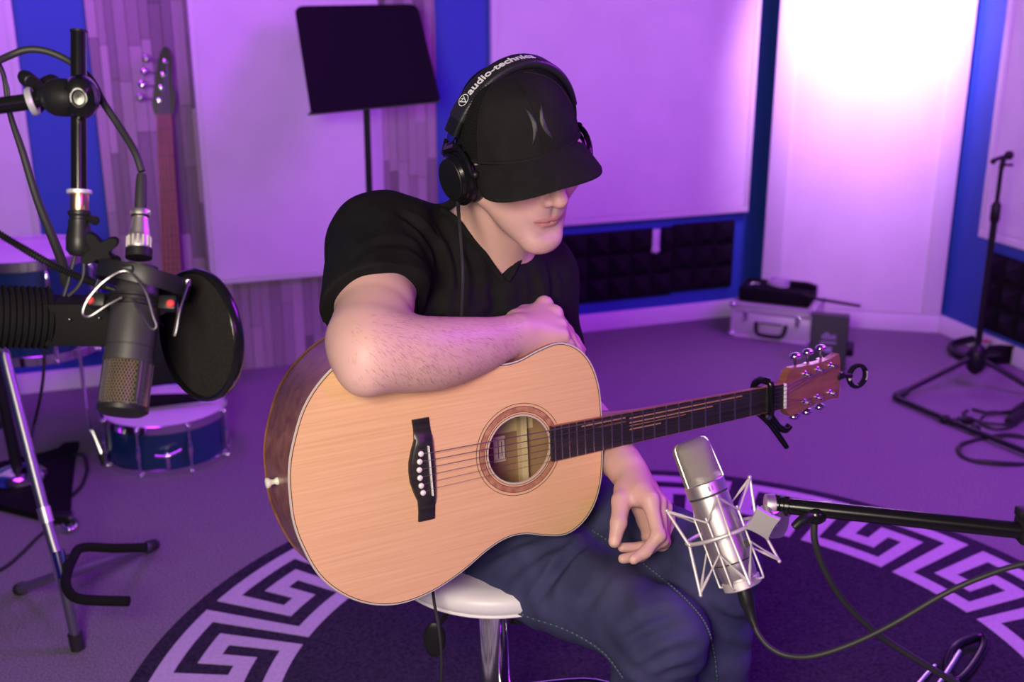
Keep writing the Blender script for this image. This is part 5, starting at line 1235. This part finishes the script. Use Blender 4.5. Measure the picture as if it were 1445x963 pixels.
# ================================================================ chrome stands on the floor at the left
gs = thing('guitar_stand', 'chrome tripod guitar stand with a black padded cradle on the carpet', 'guitar stand', V(G(88, 845)))
J_ = P(86, 800, 2.44)
feet = [G(110, 918)+zd*.012, G(29, 838)+zd*.012, G(216, 776)+zd*.012]
MB().tube([P(-30, 470, 2.50), P(-6, 486, 2.47), P(6, 500, 2.46), P(12, 525, 2.455), P(66, 735, 2.445), J_], [.0125, .0125, .0125, .0120, .012, .012], 16, 4).build('tube', M['chrome_dark'], gs, world=True)
MB().tube([P(61, 716, 2.447), P(67, 738, 2.445)], .0145, 16).build('sleeve', M['nickel'], gs, world=True)
MB().tube([P(80, 778, 2.44), P(87, 806, 2.44), P(90, 822, 2.44)], .016, 16).build('hub', M['chrome'], gs, world=True)
for f_, s_ in zip(feet, (P(88, 815, 2.43), P(84, 812, 2.445), P(92, 812, 2.45))):
    lg = MB().tube([s_, f_], .0115, 14).build('leg', M['chrome_dark'], gs, world=True)
    dv = (f_-s_)/np.linalg.norm(f_-s_); MB().tube([f_-dv*.03, f_+dv*.008], .0155, 14).build('rubber_tip', M['black_rubber'], lg, world=True)
hz = J_[2]+.005
cpix = [(207, 773), (160, 774), (117, 773), (104, 786), (93, 815), (96, 834), (110, 845), (140, 848), (182, 849)]
MB().tube([G(x, y, hz-.0) for x, y in cpix], .0105, 12, 4).build('padded_cradle', M['foam'], gs, world=True)
MB().tube([J_, P(92, 785, 2.46), P(104, 786, 2.47)], .004, 8, 3).build('cradle_hook', M['chrome'], gs, world=True)
db = thing('chrome_stand', 'domed chrome base with a black pole behind the chrome guitar stand', 'stand base', V(G(29, 686)+zd*.024))
MB().lathe([(.078, .0), (.079, .006), (.074, .014), (.055, .026), (.03, .034), (.012, .037)], 48).build('dome', M['chrome'], db)
MB().tube([(0, 0, .03), (0, -.0, .50)], .0165, 16, m=Matrix.Rotation(-.06, 4, 'Y')).build('pole', M['black_satin'], db)
for k in range(3):
    a = k*2.1+.4; MB().sphere((.07*math.cos(a), .07*math.sin(a), .004), .008).build('foot', M['black_rubber'], db) if False else None
pd = thing('drum_pedal', 'black slab shaped drum pedal with a cord, behind the chrome guitar stand', 'pedal', V(G(60, 720)))
outl = [(-40, 712), (-30, 668), (30, 655), (62, 648), (84, 641), (92, 634), (112, 632), (106, 650), (101, 700), (99, 738), (60, 737), (0, 722)]
g0 = [G(x, y) for x, y in outl]; n = len(g0)
MB().add([p+zd*.002 for p in g0]+[p+zd*.022 for p in g0], [tuple(range(n))[::-1], tuple(range(n, 2*n))]+[(i, (i+1) % n, n+(i+1) % n, n+i) for i in range(n)]).build('plate', M['black_matte'], pd, world=True, sharp=30)
MB().tube([G(104, 652)+zd*.02, G(117, 655)+zd*.03, G(123, 668)+zd*.02, G(116, 688)+zd*.008, G(102, 704)+zd*.01], .0045, 8, 5).build('cord', M['black_rubber'], pd, world=True)
MB().tube([G(92, 738)+zd*.018, G(105, 740)+zd*.012, G(108, 748)+zd*.012, G(98, 754)+zd*.012, G(90, 748)+zd*.012], .007, 10, 5).build('hoop_clamp', M['chrome'], pd, world=True)
MB().box(tuple(G(88, 738)+zd*.015), (.05, .03, .028), bev=.004).build('clamp_block', M['black_satin'], pd, world=True)
cbl = MB().tube([G(-30, 820)+zd*.005, G(5, 805)+zd*.005, G(30, 785)+zd*.005, G(55, 760)+zd*.005, G(75, 745)+zd*.005], .0045, 8, 5).build('cable', M['black_rubber']); tag(cbl, 'black cable on the carpet left of the chrome guitar stand', 'cable')
# ================================================================ aluminium case, bag, small speaker
a0, a1, a2 = G(1032, 474), G(1143, 488), G(1197, 471)
ux = (a1-a0)/np.linalg.norm(a1-a0); uy = np.array([-ux[1], ux[0], 0]); W_, D_, H_ = float(np.linalg.norm(a1-a0)), .23, .145
KM = Matrix(((ux[0], uy[0], 0, a0[0]), (ux[1], uy[1], 0, a0[1]), (0, 0, 1, 0), (0, 0, 0, 1)))
M['aluminium'] = material('aluminium', (.62, .60, .61), .45, .35, var=(.68, .66, .67), scale=80, bump=.12, bscale=200)
cs = thing('metal_case', 'silver aluminium flight case with a black handle on the carpet by the corner panel', 'case', KM)
MB().box((W_/2, D_/2, H_*.36), (W_, D_, H_*.72-.002), bev=.004).build('shell', M['aluminium'], cs)
MB().box((W_/2, D_/2, H_*.86), (W_, D_, H_*.28-.002), bev=.004).build('lid', M['aluminium'], cs)
for z in (.004, H_-.004):
    for (p, q) in (((0, 0), (W_, 0)), ((0, D_), (W_, D_)), ((0, 0), (0, D_)), ((W_, 0), (W_, D_))): MB().tube([(p[0], p[1], z), (q[0], q[1], z)], .007, 6).build('edge', M['aluminium'], cs)
for x in (0, W_):
    for y in (0, D_):
        MB().tube([(x, y, 0), (x, y, H_)], .007, 6).build('edge', M['aluminium'], cs)
        for z in (.010, H_-.010): MB().sphere((x, y, z), (.015, .015, .015)).build('corner_cap', M['chrome'], cs)
for x in (.055, W_-.055): MB().box((x, -.005, H_*.66), (.020, .010, .032), bev=.002).box((x, -.009, H_*.55), (.014, .008, .018), bev=.002).build('latch', M['chrome'], cs)
hd = MB().tube([(W_*.5-.060, -.006, H_*.50), (W_*.5-.054, -.022, H_*.26), (W_*.5-.035, -.026, H_*.18), (W_*.5+.035, -.026, H_*.18), (W_*.5+.054, -.022, H_*.26), (W_*.5+.060, -.006, H_*.50)], .0085, 10, 4).build('handle', M['black_satin'], cs)
MB().tube([(W_*.5-.045, -.006, H_*.5), (W_*.5+.045, -.006, H_*.5)], .004, 8).build('handle_bar', M['chrome'], cs)
BMx = KM @ Matrix.Translation((.012, .015, H_+.004))
bgx = thing('carry_bag', 'flat black bag lying on top of the silver flight case', 'bag', BMx)
MB().box((W_*.46, .08, .030), (W_*.90, .17, .058), bev=.008).build('body', M['black_matte'], bgx)
MB().tube([(.03, .03, .058), (.05, .05, .064), (.07, .07, .058)], .004, 8, 3).build('zip_pull', M['chrome'], bgx)
cob = MB(); 
for k in range(4): cob.tube([(W_*.46+.042*math.cos(t*PI/6+k), .08+.034*math.sin(t*PI/6+k), .064+.006*k+.004*math.sin(t+k)) for t in range(12)], .0045, 8, 3, closed=True)
M['clear_cord'] = material('clear_cord', (.55, .50, .58), .35)
cc_ = cob.build('coiled_cable', M['clear_cord']); cc_.matrix_basis = BMx; tag(cc_, 'coiled pale cable heaped on the flat black bag', 'cable')
st_ = MB().tube([(.58*W_, .09, .066), (.85*W_, .085, .070), (W_*.92, .08, .055)], [.016, .013, .012], 10, 3).build('cloth_strap', M['black_matte']); st_.matrix_basis = BMx; tag(st_, 'black strap bunched on the right end of the flat bag', 'strap')
sk = MB().tube([(.70*W_, .02, .052), (1.02*W_, -.03, .050), (1.55*W_, -.10, .060)], .0058, 10).build('drum_stick', M['black_satin']); sk.matrix_basis = BMx; tag(sk, 'thin black rod sticking out to the right from the flat bag', 'rod')
s0, s1 = G(1139, 521), G(1192, 526); ux = (s1-s0)/np.linalg.norm(s1-s0); uy = np.array([-ux[1], ux[0], 0]); w_ = float(np.linalg.norm(s1-s0))
SMx = Matrix(((ux[0], uy[0], 0, s0[0]), (ux[1], uy[1], 0, s0[1]), (0, 0, 1, 0), (0, 0, 0, 1)))
sp = thing('mini_mixer', 'small black lettered control box standing upright beside the silver case', 'control box', SMx)
hS = .205
M['grey_black'] = material('grey_black', (.022, .021, .025), .5)
MB().add([(0, 0, 0), (w_, 0, 0), (w_, .10, 0), (0, .10, 0), (0, .035, hS), (w_, .035, hS), (w_, .085, hS), (0, .085, hS)], [(3, 2, 1, 0), (4, 5, 6, 7), (0, 1, 5, 4), (1, 2, 6, 5), (2, 3, 7, 6), (3, 0, 4, 7)]).build('housing', M['grey_black'], sp, bevel=.004)
lv, lf = text_mesh('dbx', .036, .0006, .0004); FMx = Matrix.Translation((w_*.30, .0205, .118)) @ Matrix.Rotation(PI/2-.17, 4, 'X')
wd_ = max(p[0] for p in lv)
M['print_violet'] = material('print_violet', (.34, .30, .42), .6)
MB(FMx).add([(p[0]*.055/wd_, p[1], p[2]+.001) for p in lv], lf).build('lettering', M['print_violet'], sp, smooth=False)
MB(FMx).box((.026, -.013, .001), (.058, .006, .001)).build('print_bar', M['print_violet'], sp)
MB(FMx).box((.028, -.040, .001), (.026, .020, .001)).build('display', M['print_violet'], sp)
M['green_led'] = material('green_led', (.1, .4, .05), .4, emit=(.25, .8, .1), es=.5)
MB(FMx).sphere((.036, -.072, .001), (.006, .006, .002)).build('lamp', M['green_led'], sp)
MB().lathe([(.030, 0), (.030, .018), (.026, .024), (0, .024)], 28, Matrix.Translation((w_, .06, .075)) @ Matrix.Rotation(PI/2, 4, 'Y')).build('knob', M['black_satin'], sp)
# ================================================================ slim microphone stand at the right with things on the floor
hb_ = G(1372, 548); pz = lambda y, d: P(1400, y, d)[2]
ps = thing('microphone_stand', 'slim black tripod microphone stand before the right wall panel', 'microphone stand', V(hb_))
dp = hb_[1]*math.cos(PITCH)+H*math.sin(PITCH)
def up_(y, x=None):                                  # height above the hub of what is seen in that row
    d = P(1385, y, 1)-CP; t = hb_[1]/d[1]; return H+d[2]*t
xw = lambda z: hb_[0]+0*z
zt = up_(238); zc = up_(290)
MB().tube([(0, 0, .06), (0, 0, zc)], .0115, 16).build('lower_tube', M['black_satin'], ps)
MB().tube([(0, 0, zc-.01), (0, 0, zt)], .0075, 14).build('upper_tube', M['black_satin'], ps)
MB().lathe([(.012, zc-.06), (.0165, zc-.05), (.0165, zc), (.010, zc+.012)], 20).build('clutch', M['black_satin'], ps)
MB().lathe([(.011, .055), (.030, .075), (.034, .10), (.034, .135), (.024, .155), (.012, .165)], 24).build('hub', M['black_satin'], ps)
for tip in (G(1268, 562), G(1470, 563), G(1420, 505)):
    v = V(tip)-V(hb_); lg = MB().tube([(v.x*.08, v.y*.08, .115), (v.x, v.y, .014)], .0095, 10).build('leg', M['black_satin'], ps)
    MB().tube([(v.x*.90, v.y*.90, .022), (v.x*1.03, v.y*1.03, .010)], .0145, 10).build('rubber_tip', M['black_rubber'], lg)
MB().tube([(0, 0, zt), (.004, 0, zt+.035)], .009, 10).sphere((.020, 0, zt+.045), .016).tube([(-.028, 0, zt+.028), (.015, 0, zt+.044)], .007, 8).tube([(.0, 0, zt+.012), (.035, -.005, zt+.013)], .0045, 8).sphere((-.030, 0, zt+.024), .010).build('clip', M['black_satin'], ps)
bmf = thing('spare_boom', 'black boom tube with clamps lying on the carpet at the right', 'boom tube', V(G(1262, 568)))
MB().tube([G(1264, 567)+zd*.014, G(1350, 605)+zd*.016, G(1470, 655)+zd*.018], .0095, 12).build('tube', M['black_satin'], bmf, world=True)
for x, y, r in ((1266, 566, .014), (1333, 598, .015), (1345, 602, .013), (1374, 612, .016)): MB().sphere(tuple(G(x, y)+zd*.016), (r*1.3, r, r)).build('clamp', M['black_satin'], bmf, world=True)
MB().box(tuple(G(1362, 598)+zd*.012), (.05, .03, .02), bev=.005).build('wing', M['black_satin'], bmf, world=True)
def loop(cx_, cy_, rx, ry, n, tw, r=.0055): return [G(cx_+rx*math.cos(2*PI*i/n+tw), cy_+ry*math.sin(2*PI*i/n+tw))+zd*(.006+.004*math.sin(i*1.7)) for i in range(n)]
c1 = MB().tube(loop(1420, 638, 68, 20, 16, 0), .0075, 8, 5, closed=True).build('cable', M['black_rubber']); tag(c1, 'large black cable loop on the carpet at the right edge, nearest the rug', 'cable')
c1 = MB().tube(loop(1410, 596, 27, 12, 14, .4), .0055, 8, 5, closed=True).build('cable', M['black_rubber']); tag(c1, 'small black cable loop on the carpet behind the lying boom tube', 'cable')
c1 = MB().tube([G(1365, 582)+zd*.006, G(1359, 586)+zd*.006, G(1366, 592)+zd*.006, G(1390, 600)+zd*.008, G(1425, 604)+zd*.014, G(1450, 590)+zd*.014, G(1436, 584)+zd*.012, G(1400, 588)+zd*.012, G(1372, 580)+zd*.006], .0048, 8, 5).build('cable', M['black_rubber']); tag(c1, 'thin black cable curling around the small cable loop', 'cable')
c1 = MB().tube([G(1425, 592)+zd*.02, G(1450, 575)+zd*.02, G(1480, 560)+zd*.01], .011, 10, 3).tube([G(1422, 604)+zd*.02, G(1440, 592)+zd*.02, G(1475, 580)+zd*.012], .014, 10, 3).build('plug_bundle', M['black_rubber']); tag(c1, 'bundle of black cable plugs at the right edge on the carpet', 'cable')
ab = thing('floor_pedal', 'black floor pedal unit against the right wall behind the slim stand', 'pedal', V(G(1395, 515)))
q = [G(1372, 516), G(1432, 514), G(1440, 500), G(1405, 492)]
MB().add([p for p in q]+[q[0]+zd*.03, q[1]+zd*.075, q[2]+zd*.085, q[3]+zd*.04], [(3, 2, 1, 0), (4, 5, 6, 7), (0, 1, 5, 4), (1, 2, 6, 5), (2, 3, 7, 6), (3, 0, 4, 7)]).build('body', M['black_matte'], ab, world=True, bevel=.006)
MB().tube([G(1376, 512)+zd*.02, G(1352, 508)+zd*.02, G(1341, 498)+zd*.025, G(1352, 493)+zd*.03, G(1380, 489)+zd*.035], .015, 10, 4).build('handle', M['black_satin'], ab, world=True)
rl = MB().box(tuple(G(1388, 500)+zd*.055), (.05, .03, .002)).build('label_plate', M['red_knob'], ab, world=True); rl['label'] = 'small dark red marking'
